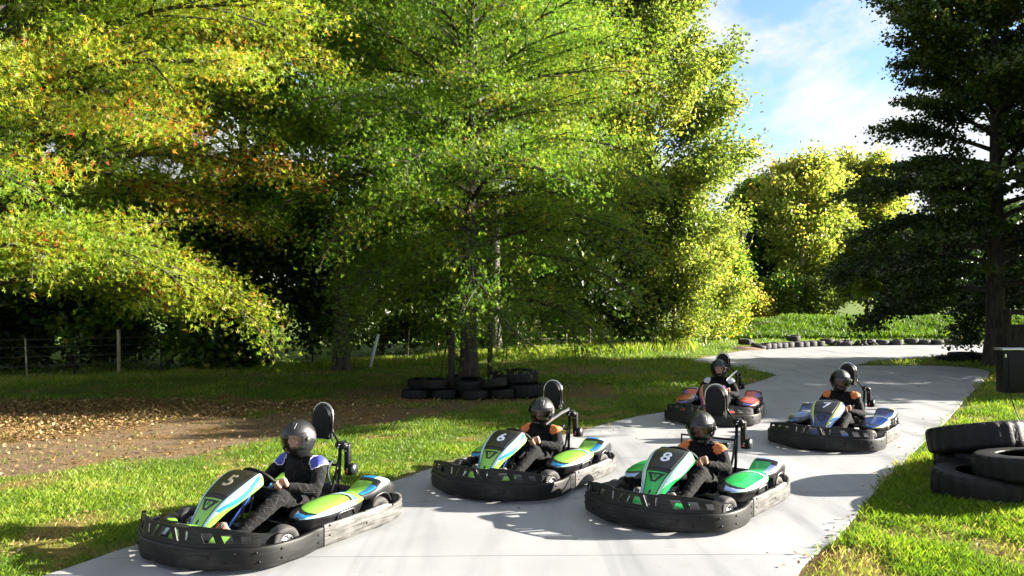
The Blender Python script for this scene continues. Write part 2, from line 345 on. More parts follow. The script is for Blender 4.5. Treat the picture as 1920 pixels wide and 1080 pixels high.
for nd in M['visor2'].node_tree.nodes:
    if nd.type == 'BSDF_TRANSPARENT': nd.inputs['Color'].default_value = (0.42, 0.42, 0.44, 1)

# ------------------------------------------------------------------ layout curves of the place
def smooth2(pts, per=7):
    return np.array([(p.x, p.y) for p in catmull([(x, y, 0) for x, y in pts], per)])
LEFT_PX = [(268, 1017), (500, 962), (725, 905), (800, 880), (872, 858), (960, 838), (1092, 806), (1180, 783), (1262, 768), (1330, 745), (1395, 723), (1432, 712), (1455, 703)]
BACK_PX = [(1455, 703), (1420, 694), (1370, 686), (1300, 676), (1340, 667), (1400, 656.5), (1450, 652.5), (1520, 650), (1620, 648), (1740, 646.5), (1840, 646)]
MID_PX = [(1850, 668), (1760, 669.5), (1700, 672.5), (1650, 677.5), (1604, 684), (1680, 685.5), (1760, 686), (1825, 690), (1856, 697)]
RIGHT_PX = [(1856, 697), (1848, 708), (1830, 726), (1808, 748), (1772, 788), (1735, 822), (1700, 856), (1652, 905), (1610, 955), (1560, 1010), (1490, 1080)]
L0 = [(-5.2, 1.5), (-4.6, 4.5)] + [gp(*p) for p in [(75, 1080)]] + [gp(*p) for p in LEFT_PX]
B0 = [gp(*p) for p in BACK_PX[1:]] + [(27, 37.6), (48, 36.5)]
M0 = [(48, 28.5), (27, 29.6)] + [gp(*p) for p in MID_PX]
R0 = [gp(*p) for p in RIGHT_PX[1:]] + [(1.2, 4.0), (0.8, 1.5)]
def sharp_join(*segs):
    out = []
    for s in segs: out += [tuple(p) for p in smooth2(s)]
    res = [out[0]]
    for p in out[1:]:
        if math.hypot(p[0]-res[-1][0], p[1]-res[-1][1]) > 1e-4: res.append(p)
    return np.array(res)
TRACK = sharp_join(L0, [L0[-1]]+B0, M0, [M0[-1]]+R0)
def pip(P, poly):
    x = P[:, 0]; y = P[:, 1]; ins = np.zeros(len(P), bool); n = len(poly)
    for i in range(n):
        x1, y1 = poly[i]; x2, y2 = poly[(i+1) % n]
        if y1 == y2: continue
        c = ((y1 > y) != (y2 > y)) & (x < (x2-x1)*(y-y1)/(y2-y1)+x1); ins ^= c
    return ins
def pdist(P, poly, closed=True):
    d = np.full(len(P), 1e9); n = len(poly)
    for i in range(n if closed else n-1):
        a = np.array(poly[i]); b = np.array(poly[(i+1) % n]); ab = b-a; L2 = (ab@ab)+1e-12
        t = np.clip(((P-a)@ab)/L2, 0, 1); q = P-(a+t[:, None]*ab); d = np.minimum(d, np.hypot(q[:, 0], q[:, 1]))
    return d
def sdist(P, poly):
    """negative inside"""
    d = np.empty(len(P))
    for s in range(0, len(P), 60000):
        Q = P[s:s+60000]; dd = pdist(Q, poly); d[s:s+60000] = np.where(pip(Q, poly), -dd, dd)
    return d
class VNoise:
    def __init__(s, seed): s.t = np.random.default_rng(seed).random((256, 256))
    def __call__(s, P, f):
        x = P[:, 0]*f; y = P[:, 1]*f; xi = np.floor(x).astype(int); yi = np.floor(y).astype(int); fx = x-xi; fy = y-yi
        fx = fx*fx*(3-2*fx); fy = fy*fy*(3-2*fy); g = lambda a, b: s.t[a % 256, b % 256]
        return (g(xi, yi)*(1-fx)+g(xi+1, yi)*fx)*(1-fy) + (g(xi, yi+1)*(1-fx)+g(xi+1, yi+1)*fx)*fy
VN = VNoise(3)
def fbm(P, f, o=4):
    a = 0; w = 0.5; tot = 0
    for i in range(o): a = a + VN(P+17.3*i, f*2**i)*w; tot += w; w *= 0.55
    return a/tot
DIRT = np.array([gp(*p) for p in [(-700, 905), (-200, 850), (0, 828), (200, 800), (360, 782), (560, 768), (760, 762), (900, 757), (960, 762), (900, 768), (800, 782), (680, 800), (560, 820), (420, 842), (250, 862), (100, 880), (0, 893), (-300, 930), (-800, 990)]])
LITTER = np.array([gp(*p) for p in [(-900, 850), (-300, 775), (0, 752), (200, 748), (420, 752), (640, 752), (720, 762), (560, 768), (360, 784), (200, 806), (0, 832), (-300, 862)]])
TREEPITS = [(gp(880, 735), 2.6), (gp(1110, 694), 1.3), (gp(1400, 660), 0.8)]
def masks(P):
    n = fbm(P, 0.9); n2 = fbm(P+50, 2.6)
    sd = sdist(P, DIRT) + (n-0.5)*1.6 + (n2-0.5)*0.6
    dirt = np.clip(0.5 - sd*2.2, 0, 1)
    sl = sdist(P, LITTER) + (n2-0.5)*1.4 + (n-.5)*1.0
    lit = np.clip(0.5 - sl*1.4, 0, 1)*0.9
    for (c, r) in TREEPITS:
        dd = np.hypot((P[:, 0]-c[0])*0.8, P[:, 1]-c[1]) - r + (n-.5)*1.8
        dirt = np.maximum(dirt, np.clip(0.5-dd*1.5, 0, 1)*0.8)
    # scattered thatch patches on the lawn
    pt = np.clip((fbm(P+200, 1.5)-0.565)*9, 0, 1)*0.75
    lit = np.maximum(lit, pt*(P[:, 1] < 30))
    # bare rim beside the concrete and mound soil by the far tyres
    ts = sdist(P, TRACK)
    rim = np.clip(1-np.abs(ts-0.02)/(0.10+0.2*n2), 0, 1)*np.clip((n-0.40)*6, 0, 1)
    dirt = np.maximum(dirt, rim*0.9)
    sd2 = np.clip(1.0-(np.hypot((P[:, 0]-gp(1700, 673)[0])*0.28, (P[:, 1]-gp(1700, 674)[1]))), 0, 1)
    dirt = np.maximum(dirt, sd2*0.9)
    return dirt, lit, ts
def bank(P):
    """height of the long grassy bank beyond the far bend"""
    x = P[:, 0]; y = P[:, 1]
    c = 44.5 + 0.06*(x-12); w = 2.3
    h = 0.80*np.exp(-((y-c)/w)**2)*np.clip((x-10.0)/3.0, 0, 1)
    return h*(0.78+0.5*fbm(P, 0.25))
def gheight(P, ts):
    out = np.clip(ts/0.25, 0, 1)
    return -0.03 + out*(0.03 + (fbm(P, 0.5)-0.5)*0.10 + (fbm(P+9, 2.2)-0.5)*0.04) + bank(P)
def build_ground():
    xs = np.concatenate([[-600, -300, -150, -90, -60, -45], np.arange(-34, 34.01, 0.2), [37, 41, 46, 55, 70, 100, 160, 300, 600]])
    ys = np.concatenate([[-150, -60, -20, -8, -2, 2], np.arange(4, 52.01, 0.2), [54, 57, 61, 66, 72, 80, 95, 120, 170, 260, 400, 700, 1200]])
    X, Y = np.meshgrid(xs, ys); P = np.stack([X.ravel(), Y.ravel()], 1)
    dirt, lit, ts = masks(P); Z = gheight(P, ts)
    nx, ny = len(xs), len(ys); I = np.arange(nx*ny).reshape(ny, nx)
    F = np.stack([I[:-1, :-1], I[:-1, 1:], I[1:, 1:], I[1:, :-1]], -1).reshape(-1, 4)
    me = mesh_np('ground', np.column_stack([P, Z]), F, True, {'dirt': dirt, 'litter': lit})
    set_props(link('ground', me, M['ground']), label='lawn, bare soil and leaf litter around the track', kind='structure')
build_ground()
def build_track():
    root = empty('concrete_track', (0, 0, 0)); root['kind'] = 'structure'; root['label'] = 'pale concrete kart track curving between lawns'
    bm0 = bmesh.new(); vs = [bm0.verts.new((x, y, 0.0)) for x, y in TRACK]
    es = [bm0.edges.new((vs[i], vs[(i+1) % len(vs)])) for i in range(len(vs))]
    bmesh.ops.triangle_fill(bm0, use_beauty=True, use_dissolve=False, edges=es)
    for f in bm0.faces:
        if f.normal.z < 0: f.normal_flip()
    # saw cuts: (point, direction)
    cuts = [(gp(1000, 1040), (1, 0.02)), (gp(1000, 935), (1, 0.10)), (gp(1200, 858), (1, 0.04)), (gp(1350, 800), (1, 0.03)), (gp(1500, 750), (1, 0.0)), (gp(1500, 716), (1, 0.04)), (gp(1550, 690), (1, 0.0)), (gp(1500, 668), (1, -0.05))]
    pl = []
    for (p, d) in cuts:
        dv = Vector((d[0], d[1], 0)).normalized(); n = Vector((-dv.y, dv.x, 0)); pl.append((Vector((*p, 0)), n))
    g = 0.004
    for k in range(len(pl)+1):
        bm = bm0.copy()
        if k > 0:
            p, n = pl[k-1]; bmesh.ops.bisect_plane(bm, geom=bm.verts[:]+bm.edges[:]+bm.faces[:], plane_co=p+n*g, plane_no=n, clear_inner=True)
        if k < len(pl):
            p, n = pl[k]; bmesh.ops.bisect_plane(bm, geom=bm.verts[:]+bm.edges[:]+bm.faces[:], plane_co=p-n*g, plane_no=n, clear_outer=True)
        if not bm.faces: bm.free(); continue
        r = bmesh.ops.extrude_face_region(bm, geom=bm.faces[:])
        for v in [e for e in r['geom'] if isinstance(e, bmesh.types.BMVert)]: v.co.z -= 0.10
        bmesh.ops.recalc_face_normals(bm, faces=bm.faces[:])
        me = bpy.data.meshes.new('slab'); bm.to_mesh(me); bm.free(); link('slab', me, M['concrete'], root)
    bm0.free()
build_track()

# ------------------------------------------------------------------ grass, litter
def blades(P, Z, h, w, lean, tint):
    n = len(P); a = rng.random(n)*2*PI; la = rng.random(n)*2*PI; L_ = lean*h*(0.3+rng.random(n))
    dx = np.cos(a)*w/2; dy = np.sin(a)*w/2; lx = np.cos(la)*L_; ly = np.sin(la)*L_
    b = np.column_stack([P, Z-0.005])
    V = np.empty((n, 4, 3)); V[:, 0] = b + np.column_stack([dx, dy, np.zeros(n)]); V[:, 1] = b - np.column_stack([dx, dy, np.zeros(n)])
    mid = b + np.column_stack([lx*0.35, ly*0.35, h*0.6])
    V[:, 2] = mid - np.column_stack([dx, dy, np.zeros(n)])*0.75; V[:, 3] = b + np.column_stack([lx, ly, h])
    i = np.arange(n)*4
    F = np.concatenate([np.stack([i, i+1, i+2], 1), np.stack([i, i+2, i+3], 1)])
    return V.reshape(-1, 3), F, np.repeat(tint, 4)
M['grass'] = leaf_mat('grass_blades', [(0.0, (0.050, 0.100, 0.008)), (0.45, (0.125, 0.215, 0.012)), (0.75, (0.24, 0.30, 0.024)), (0.9, (0.38, 0.34, 0.11)), (1.0, (0.30, 0.20, 0.10))], 0.42, 0.45, 1.2)
def build_grass():
    Ps = []
    # denser near the viewer, thinning with distance
    bands = [(6.2, 9, 4200), (9, 12, 2400), (12, 16, 1200), (16, 22, 480), (22, 30, 200), (30, 44, 80)]
    out = []
    for (y0, y1, dens) in bands:
        xl = -0.66*y1-0.3; xr = 0.66*y1+0.3; n = int((xr-xl)*(y1-y0)*dens)
        P = np.column_stack([rng.uniform(xl, xr, n), rng.uniform(y0, y1, n)])
        P = P[np.abs(P[:, 0]) < 0.64*P[:, 1]+0.3]
        out.append(P)
    P = np.concatenate(out); ts = sdist(P, TRACK); P = P[ts > -0.10*np.clip(fbm(P, 3.5)*2.4-1.0, 0, 1)+0.03*rng.random(len(P))]
    dirt, lit, ts = masks(P)
    keep = rng.random(len(P)) < np.clip(1-dirt*0.97, 0, 1)*np.clip(1-lit*0.8, 0, 1)*(0.35+0.9*fbm(P+5, 3.0)**0.7)
    P = P[keep]; lit = lit[keep]; dirt = dirt[keep]; ts = ts[keep]
    d = P[:, 1]; Z = gheight(P, ts)
    nn = fbm(P+80, 1.3)
    side = np.where(P[:, 0] > 2.0, 1.25, 0.8)
    h = (0.022+0.045*rng.random(len(P)))*(0.5+1.0*nn)*side*np.clip(0.8+d/28, 1, 2.0)*(1-0.4*lit)
    w = 0.0030*np.clip(d/7.0, 1, 9)
    tint = np.clip(0.38+0.20*rng.standard_normal(len(P)) + (nn-0.5)*0.8 + (fbm(P+11, .35)-.5)*.7 + lit*0.45, 0, 1)
    V, F, t = blades(P, Z, h, w, 0.75, tint)
    me = mesh_np('grass', V, F, False, {'tint': t}); set_props(link('grass', me, M['grass']), label='short sunlit lawn grass beside the track', kind='stuff')
    print('grass blades', len(P))
    # rough long grass: along the fence and on the bank
    n = 52000; A = np.column_stack([rng.uniform(9.5, 30, n), 43.6+rng.uniform(-2.6, 3.5, n)])
    t_ = rng.random(26000); B = np.column_stack([-13+20.5*t_, 20.5+14.2*t_ + rng.normal(0, 0.75, 26000)])
    P = np.concatenate([A, B]); ts = np.full(len(P), 5.0); Z = gheight(P, ts); nn = fbm(P+30, 0.8)
    onb = np.arange(len(P)) < n
    h = np.where(onb, 0.16+0.22*rng.random(len(P)), (0.10+0.30*rng.random(len(P)))*np.clip((P[:, 0]+14)/16, .35, 1))*(0.5+nn)
    tint = np.clip(np.where(onb, 0.22, 0.62)+0.16*rng.standard_normal(len(P))+(nn-.5)*0.6, 0, 1)
    V, F, t = blades(P, Z, h, np.where(onb, 0.030, 0.016), 0.5, tint)
    me = mesh_np('tall_grass', V, F, False, {'tint': t}); set_props(link('tall_grass', me, M['grass']), label='long rough grass along the fence and the bank', kind='stuff')
    # dry seed heads on top of the bank
build_grass()
LEAF4 = (np.array([(0, 0, 0), (-.5, .5, .06), (-.1, .42, 0), (0, 1, .03), (.1, .42, 0), (.5, .5, .06)]), np.array([(0, 2, 1), (0, 4, 2), (2, 4, 3), (0, 5, 4)]))
LEAF3 = (np.array([(-.07, .0, 0), (.07, .0, 0), (-.48, .52, .06), (-.13, .30, 0), (0, 1, .03), (.13, .30, 0), (.48, .52, .06)]), np.array([(0, 3, 2), (3, 5, 4), (1, 6, 5)]))
LEAF2 = (np.array([(0, 0, 0), (-.36, .5, .09), (0, 1, 0), (.36, .5, .09)]), np.array([(0, 2, 1), (0, 3, 2)]))
def norm(a): return a/np.maximum(np.linalg.norm(a, axis=1, keepdims=True), 1e-9)
def leaf_mesh(name, P, size, tint, tmpl, outward=None, tilt=0.7, droop=0.25):
    n = len(P); T, Fc = tmpl
    nrm = np.zeros((n, 3)); nrm[:, 2] = 1; nrm += rng.normal(0, tilt, (n, 3)); nrm = norm(nrm)
    ax = rng.normal(0, 1, (n, 3)); ax[:, 2] -= droop
    if outward is not None: ax += outward*0.9
    ax = norm(ax - nrm*np.sum(ax*nrm, 1, keepdims=True)); bx = np.cross(nrm, ax)
    s = (size*(0.65+0.7*rng.random(n)))[:, None] if np.ndim(size) else (size*(0.65+0.7*rng.random(n)))[:, None]
    V = np.empty((n, len(T), 3), np.float32)
    for k, (x, y, z) in enumerate(T): V[:, k] = P + s*(x*bx + y*ax + z*nrm)
    F = (Fc[None] + (np.arange(n)*len(T))[:, None, None]).reshape(-1, 3)
    return mesh_np(name, V.reshape(-1, 3), F, False, {'tint': np.repeat(tint, len(T))})
M['fallen'] = leaf_mat('fallen_leaves', [(0, (0.06, 0.035, 0.018)), (0.4, (0.16, 0.095, 0.038)), (0.75, (0.30, 0.19, 0.075)), (1.0, (0.44, 0.35, 0.20))], 0.15, 0.6, 1.0)
def build_litter():
    n = 120000; P = np.column_stack([rng.uniform(-14, 0.5, n), rng.uniform(9, 19, n)]); d, l, ts = masks(P)
    sl = np.clip(0.5-sdist(P, LITTER)*1.2+(fbm(P, 2)-.5), 0, 1)
    k = (rng.random(n) < np.maximum(sl*0.75, d*0.05 + 0.006)) & (ts > 0.05) & (P[:, 0] > -0.66*P[:, 1]-.5); P = P[k]; ts = ts[k]
    # thatch scraps on the nearer lawn, leaves under the trees
    m = 26000; Q = np.column_stack([rng.uniform(-7, 9, m), rng.uniform(6.5, 17, m)]); dq, lq, tq = masks(Q)
    kq = (rng.random(m) < lq*0.45+0.01) & (tq > 0.03); Q = Q[kq]; tq = tq[kq]
    # crumbs, soil and leaves spilled over the edge of the concrete
    m = 60000; E = np.column_stack([rng.uniform(-6, 14, m), rng.uniform(6.5, 26, m)]); te = sdist(E, TRACK)
    ke = (te < 0.0) & (rng.random(m) < 0.5*np.exp(te/0.09)*np.clip((fbm(E, 0.9)-.35)*4, .1, 1) + 0.0012); E = E[ke]; te = te[ke]
    A = np.concatenate([P, Q, E]); T = np.concatenate([ts, tq, te]); Z = np.where(T < 0, 0.004, gheight(A, T)+0.008)+0.014*rng.random(len(A))
    tint = np.clip(rng.normal(0.5, 0.25, len(A)), 0, 1); sz = np.where(np.arange(len(A)) < len(P), 0.055, 0.045)
    me = leaf_mesh('fallen_leaves', np.column_stack([A, Z]), sz, tint, LEAF2, tilt=0.45, droop=0)
    set_props(link('fallen_leaves', me, M['fallen']), label='brown and orange fallen leaves lying on the soil', kind='stuff')
build_litter()

# ------------------------------------------------------------------ trees
def tubes_np(lines, sides=5):
    """lines: list of (pts (k,3), radii (k))"""
    Vs = []; Fs = []; off = 0
    ang = np.arange(sides)*2*PI/sides; ca = np.cos(ang); sa = np.sin(ang)
    for pts, rad in lines:
        k = len(pts); t = np.gradient(pts, axis=0); t = norm(t); up = np.array([0.31, 0.17, 0.94]) if abs(t[0, 2]) < 0.8 else np.array([1.0, 0.1, 0])
        u = norm(np.cross(t, up)); w = np.cross(t, u)
        V = pts[:, None] + rad[:, None, None]*(u[:, None]*ca[None, :, None] + w[:, None]*sa[None, :, None])
        Vs.append(V.reshape(-1, 3)); I = off+np.arange(k*sides).reshape(k, sides); J = np.roll(I, -1, 1)
        Fs.append(np.stack([I[:-1], J[:-1], J[1:], I[1:]], -1).reshape(-1, 4)); off += k*sides
    return np.concatenate(Vs), np.concatenate(Fs)
def make_tree(name, label, cat, X, Y, H, base, Rr, prof, nprim, nsec, nleaf, size, lmat, bmat, trunk_r, tmpl=LEAF2, elev=(25, 55), droop=0.35,
              tintf=None, spread=0.22, flat=0.45, lean=(0, 0), seed=1, group=None, z0=0.0, droplow=0.0, forks=0, tilt=1.1, keep=None, secl=0.42, lvar=(.75, .4), u0=.24):
    g = np.random.default_rng(seed); root = empty(name, (X, Y, z0), label=label, cat=cat, group=group)
    k = 14; tz = np.linspace(0, 1, k); wob = np.cumsum(g.normal(0, 0.035*H/12, (k, 2)), axis=0)
    tp = np.column_stack([wob[:, 0]*tz+lean[0]*tz*H, wob[:, 1]*tz+lean[1]*tz*H, tz*H*0.97])
    tr = trunk_r*(1-tz)**0.8+0.012; tr[0] *= 1.35
    trunk = [(tp, tr)]; limbs = []; LP = []; LD = []; LT = []
    def tpos(z): return np.array([np.interp(z, tp[:, 2], tp[:, i]) for i in range(3)])
    az = g.random()*6.28
    segs = []
    for i in range(nprim):
        f = (i+0.5)/nprim; z = base+(H*0.96-base)*f**0.92; az += 2.39996+g.normal(0, 0.35)
        L_ = Rr*float(np.interp(f, [p[0] for p in prof], [p[1] for p in prof]))*(lvar[0]+lvar[1]*g.random())
        e = R(elev[0]+(elev[1]-elev[0])*f+g.normal(0, 7)); s = tpos(z); m = 8; t = np.linspace(0, 1, m)
        el = e - droop*(1.4 if f < 0.3 else 1.0)*t*1.3 - (droplow*t*1.2 if f < 0.35 else 0)
        hd = az + np.cumsum(g.normal(0, 0.10, m)); st = L_/(m-1)
        d = np.column_stack([np.cos(hd)*np.cos(el), np.sin(hd)*np.cos(el), np.sin(el)])*st
        pts = s+np.concatenate([[np.zeros(3)], np.cumsum(d[:-1], axis=0)])
        r0 = max(0.012, trunk_r*(1-z/H)**0.7*0.42*min(1, L_/Rr+0.3)); limbs.append((pts, r0*(1-t)**0.8+0.004))
        segs.append((pts, f, L_, az))
        for j in range(nsec):
            u = u0+(1-u0)*((j+g.random())/nsec); p0 = np.array([np.interp(u, t, pts[:, c]) for c in range(3)])
            side = 1 if j % 2 else -1; ha = hd[min(m-1, int(u*(m-1)))] + side*R(28+34*g.random()*(1.1-u)); sl = L_*secl*(1.05-0.72*u)*(0.6+0.7*g.random())+0.25
            mm = 5; tt = np.linspace(0, 1, mm); e2 = el[min(m-1, int(u*(m-1)))]+g.normal(0.06, 0.18)-tt*droop*0.9
            dd = np.column_stack([np.cos(ha)*np.cos(e2), np.sin(ha)*np.cos(e2), np.sin(e2)])*sl/(mm-1)
            q = p0+np.concatenate([[np.zeros(3)], np.cumsum(dd[:-1], axis=0)])
            limbs.append((q, 0.3*r0*(1-tt)+0.003)); LP.append(q); LD.append(sl); LT.append((f, u, ha))
    # leaves along the twigs
    LP = np.array(LP); w = np.array(LD); w = w/w.sum(); idx = g.choice(len(LP), nleaf, p=w); u = g.random(nleaf)**0.75*4; iu = np.minimum(u.astype(int), 3); fu = (u-iu)[:, None]
    P = LP[idx, iu]*(1-fu)+LP[idx, iu+1]*fu
    off = g.normal(0, 1, (nleaf, 3)); off[:, 2] *= flat; P = P+off*spread*np.minimum(1.0, 0.5+np.array(LD)[idx])[:, None]
    br = g.normal(0, 1, len(LP)); F_ = np.array([a[0] for a in LT]); U_ = np.array([a[1] for a in LT])
    ctx = dict(f=F_[idx], u=U_[idx], br=br[idx], P=P, g=g, n=nleaf, tw=u/4)
    tint = np.clip(tintf(ctx), 0, 1)
    outw = norm(np.column_stack([P[:, 0], P[:, 1], np.zeros(nleaf)]))
    if keep is not None:
        kk = keep(P+np.array([X, Y, z0])); P = P[kk]; tint = tint[kk]; outw = outw[kk]
    lowz = P[:, 2] > 0.05; P = P[lowz]; tint = tint[lowz]; outw = outw[lowz]
    me = leaf_mesh('crown', P, size, tint, tmpl, outw, tilt); c = link('crown', me, lmat, root)
    V, F = tubes_np(trunk, 12); t_ = link('trunk', mesh_np('trunk', V, F, True), bmat, root)
    V, F = tubes_np(limbs, 5); link('limbs', mesh_np('limbs', V, F, True), bmat, root)
    return root
OAKC = [(0.0, (0.040, 0.095, 0.012)), (0.30, (0.095, 0.190, 0.018)), (0.58, (0.20, 0.27, 0.026)), (0.78, (0.34, 0.32, 0.035)), (0.90, (0.42, 0.19, 0.028)), (1.0, (0.34, 0.06, 0.02))]
GRNC = [(0.0, (0.028, 0.070, 0.010)), (0.35, (0.070, 0.150, 0.014)), (0.65, (0.140, 0.215, 0.022)), (0.90, (0.28, 0.28, 0.035)), (1.0, (0.38, 0.22, 0.03))]
YELC = [(0.0, (0.070, 0.110, 0.018)), (0.35, (0.155, 0.205, 0.034)), (0.65, (0.26, 0.29, 0.055)), (0.92, (0.42, 0.37, 0.07)), (1.0, (0.42, 0.27, 0.05))]
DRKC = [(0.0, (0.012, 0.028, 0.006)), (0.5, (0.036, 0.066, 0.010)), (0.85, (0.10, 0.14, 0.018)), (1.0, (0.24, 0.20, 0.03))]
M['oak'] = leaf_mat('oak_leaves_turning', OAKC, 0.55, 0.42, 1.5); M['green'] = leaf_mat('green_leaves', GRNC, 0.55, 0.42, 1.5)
M['yellow'] = leaf_mat('yellowing_leaves', YELC, 0.55, 0.42, 1.35); M['darkleaf'] = leaf_mat('dark_shade_leaves', DRKC, 0.3, 0.4, 1.2)  # darkest ramp carries the shade of backlit and shaded crowns
CONE = [(0, 1.0), (0.25, 0.98), (0.5, 0.75), (0.75, 0.45), (1, 0.12)]
ROUND = [(0, 0.65), (0.25, 0.95), (0.5, 1.0), (0.75, 0.8), (1, 0.35)]
OVAL = [(0, 0.45), (0.3, 0.85), (0.6, 1.0), (0.85, 0.75), (1, 0.3)]
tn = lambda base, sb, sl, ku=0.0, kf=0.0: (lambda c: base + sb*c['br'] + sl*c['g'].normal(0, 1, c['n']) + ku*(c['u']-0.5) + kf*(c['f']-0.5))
def inview(m=0.72, ylo=0):   # leave out foliage the photo shows nothing of (far behind the left edge)
    return lambda W: W[:, 0] > -m*W[:, 1]-1.5
# the big oak at the left, turning yellow and orange
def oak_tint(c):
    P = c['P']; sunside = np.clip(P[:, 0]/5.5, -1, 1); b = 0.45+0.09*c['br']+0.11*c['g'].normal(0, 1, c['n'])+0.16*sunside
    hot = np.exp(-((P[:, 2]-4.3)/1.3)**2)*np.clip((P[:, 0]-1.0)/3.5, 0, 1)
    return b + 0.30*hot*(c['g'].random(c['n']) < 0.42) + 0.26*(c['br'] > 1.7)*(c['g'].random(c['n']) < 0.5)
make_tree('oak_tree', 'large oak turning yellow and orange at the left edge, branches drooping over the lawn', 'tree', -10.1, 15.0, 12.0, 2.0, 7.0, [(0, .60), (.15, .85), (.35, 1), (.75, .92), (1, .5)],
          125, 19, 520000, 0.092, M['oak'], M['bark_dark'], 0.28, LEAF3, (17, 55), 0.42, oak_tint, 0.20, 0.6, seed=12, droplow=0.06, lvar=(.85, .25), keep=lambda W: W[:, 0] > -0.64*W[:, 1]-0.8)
# middle oak inside the tyre ring; leaf tint paints its right side sunlit
TX, TY = gp(880, 735)
TX, TY = -0.98, 19.2
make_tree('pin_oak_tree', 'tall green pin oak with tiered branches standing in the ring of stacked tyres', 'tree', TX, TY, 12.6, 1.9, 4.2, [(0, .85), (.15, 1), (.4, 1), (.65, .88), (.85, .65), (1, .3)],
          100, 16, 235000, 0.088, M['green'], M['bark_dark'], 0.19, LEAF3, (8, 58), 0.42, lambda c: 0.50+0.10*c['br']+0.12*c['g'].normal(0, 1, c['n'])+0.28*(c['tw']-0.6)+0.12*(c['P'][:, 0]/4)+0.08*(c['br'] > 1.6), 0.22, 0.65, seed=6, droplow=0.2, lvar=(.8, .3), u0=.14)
# right-hand oak, seen from its shaded side; shade painted into the leaf tint, darkest low down
RX, RY = 14.6, 25.5
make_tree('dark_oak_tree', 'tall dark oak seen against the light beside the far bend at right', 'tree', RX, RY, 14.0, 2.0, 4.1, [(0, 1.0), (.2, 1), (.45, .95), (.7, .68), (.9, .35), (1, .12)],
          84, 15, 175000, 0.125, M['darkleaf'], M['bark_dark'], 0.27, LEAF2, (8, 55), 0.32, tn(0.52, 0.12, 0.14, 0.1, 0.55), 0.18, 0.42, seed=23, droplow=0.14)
# broadleaf trees behind, left to centre; leaf tint paints the tops sunlit
back = [
    # X, Y, H, base, R, nleaf, size, mat, bark, label, tintbase, seed
    (-4.9, 24.2, 16.5, 3.6, 4.9, 105000, 0.17, 'green', 'bark_dark', 'tall broadleaf tree with a grey trunk between the two oaks', 0.66, 31),
    (-8.8, 27.5, 15, 3.4, 5.2, 60000, 0.18, 'green', 'bark_pale', 'slim tree with a pale thin trunk behind the left oak', 0.48, 32),
    (-0.6, 29.5, 16, 4.0, 5.6, 100000, 0.17, 'yellow', 'bark_grey', 'tall olive yellow tree rising behind the pin oak', 0.42, 33),
    (-15.5, 27, 14, 2.0, 6.0, 50000, 0.24, 'green', 'bark_dark', 'broad green tree behind the large left oak', 0.30, 34),
]
for (x, y, h, b, r, n, s, lm, bk, lab, tb, sd) in back:
    make_tree('broadleaf_tree', lab, 'tree', x, y, h, b, r, OVAL, 34, 13, n, s, M[lm], M[bk], 0.20, LEAF2, (22, 62), 0.22, tn(tb, 0.16, 0.15, 0.1, 0.5), 0.33, 0.7, seed=sd, secl=0.45)
# poplar, open and yellow
make_tree('poplar_tree', 'tall airy poplar with yellowing leaves and bare branch tips against the sky', 'tree', 5.9, 36.0, 20.5, 1.2, 5.8, [(0, .6), (.3, .85), (.55, 1), (.8, .8), (1, .35)],
          64, 14, 150000, 0.16, M['yellow'], M['bark_grey'], 0.14, LEAF2, (38, 66), 0.12, tn(0.33, 0.18, 0.18, 0.15, 0.1), 0.30, 0.85, seed=45, secl=0.45)
make_tree('poplar_tree', 'slimmer yellow green poplar standing left of the open poplar', 'tree', 2.2, 37.5, 18.5, 1.6, 5.0, [(0, .6), (.3, .85), (.6, 1), (.85, .75), (1, .3)],
          44, 13, 80000, 0.17, M['yellow'], M['bark_pale'], 0.18, LEAF2, (38, 66), 0.12, tn(0.30, 0.18, 0.16), 0.30, 0.85, seed=42)
# dark understorey behind the fence (left) - separate small trees
us = [(-19.5, 24, 5.5), (-16.2, 24.6, 5), (-13.2, 25.2, 5.2), (-10.4, 25.6, 4.6), (-7.6, 26.2, 5.4), (-4.6, 29.8, 4.8), (-1.8, 31.5, 5.5), (1.0, 33.2, 5.0), (3.6, 34.4, 5.2)]
ulab = ['dark understorey tree at the far left edge behind the fence', 'dark understorey tree behind the drooping oak tips', 'dark understorey tree left of the pale trunk', 'dark understorey tree at the foot of the pale trunk',
        'dark understorey tree left of the grey trunk', 'dark understorey tree behind the white stake', 'dark understorey tree straight behind the tyre ring', 'dark understorey tree right of the tyre ring behind the fence', 'dark understorey tree at the right end of the fence']
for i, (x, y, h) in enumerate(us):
    make_tree('understorey_tree', ulab[i], 'tree', x, y, h, 0.12, 2.9, [(0, .95), (.3, 1), (.7, .8), (1, .35)], 28, 9, 24000, 0.20, M['darkleaf' if i % 3 else 'green'], M['bark_dark'], 0.09, LEAF2, (20, 60), 0.2, tn(0.35, 0.15, 0.2), 0.32, 0.8, seed=60+i, group='dark trees behind the fence')
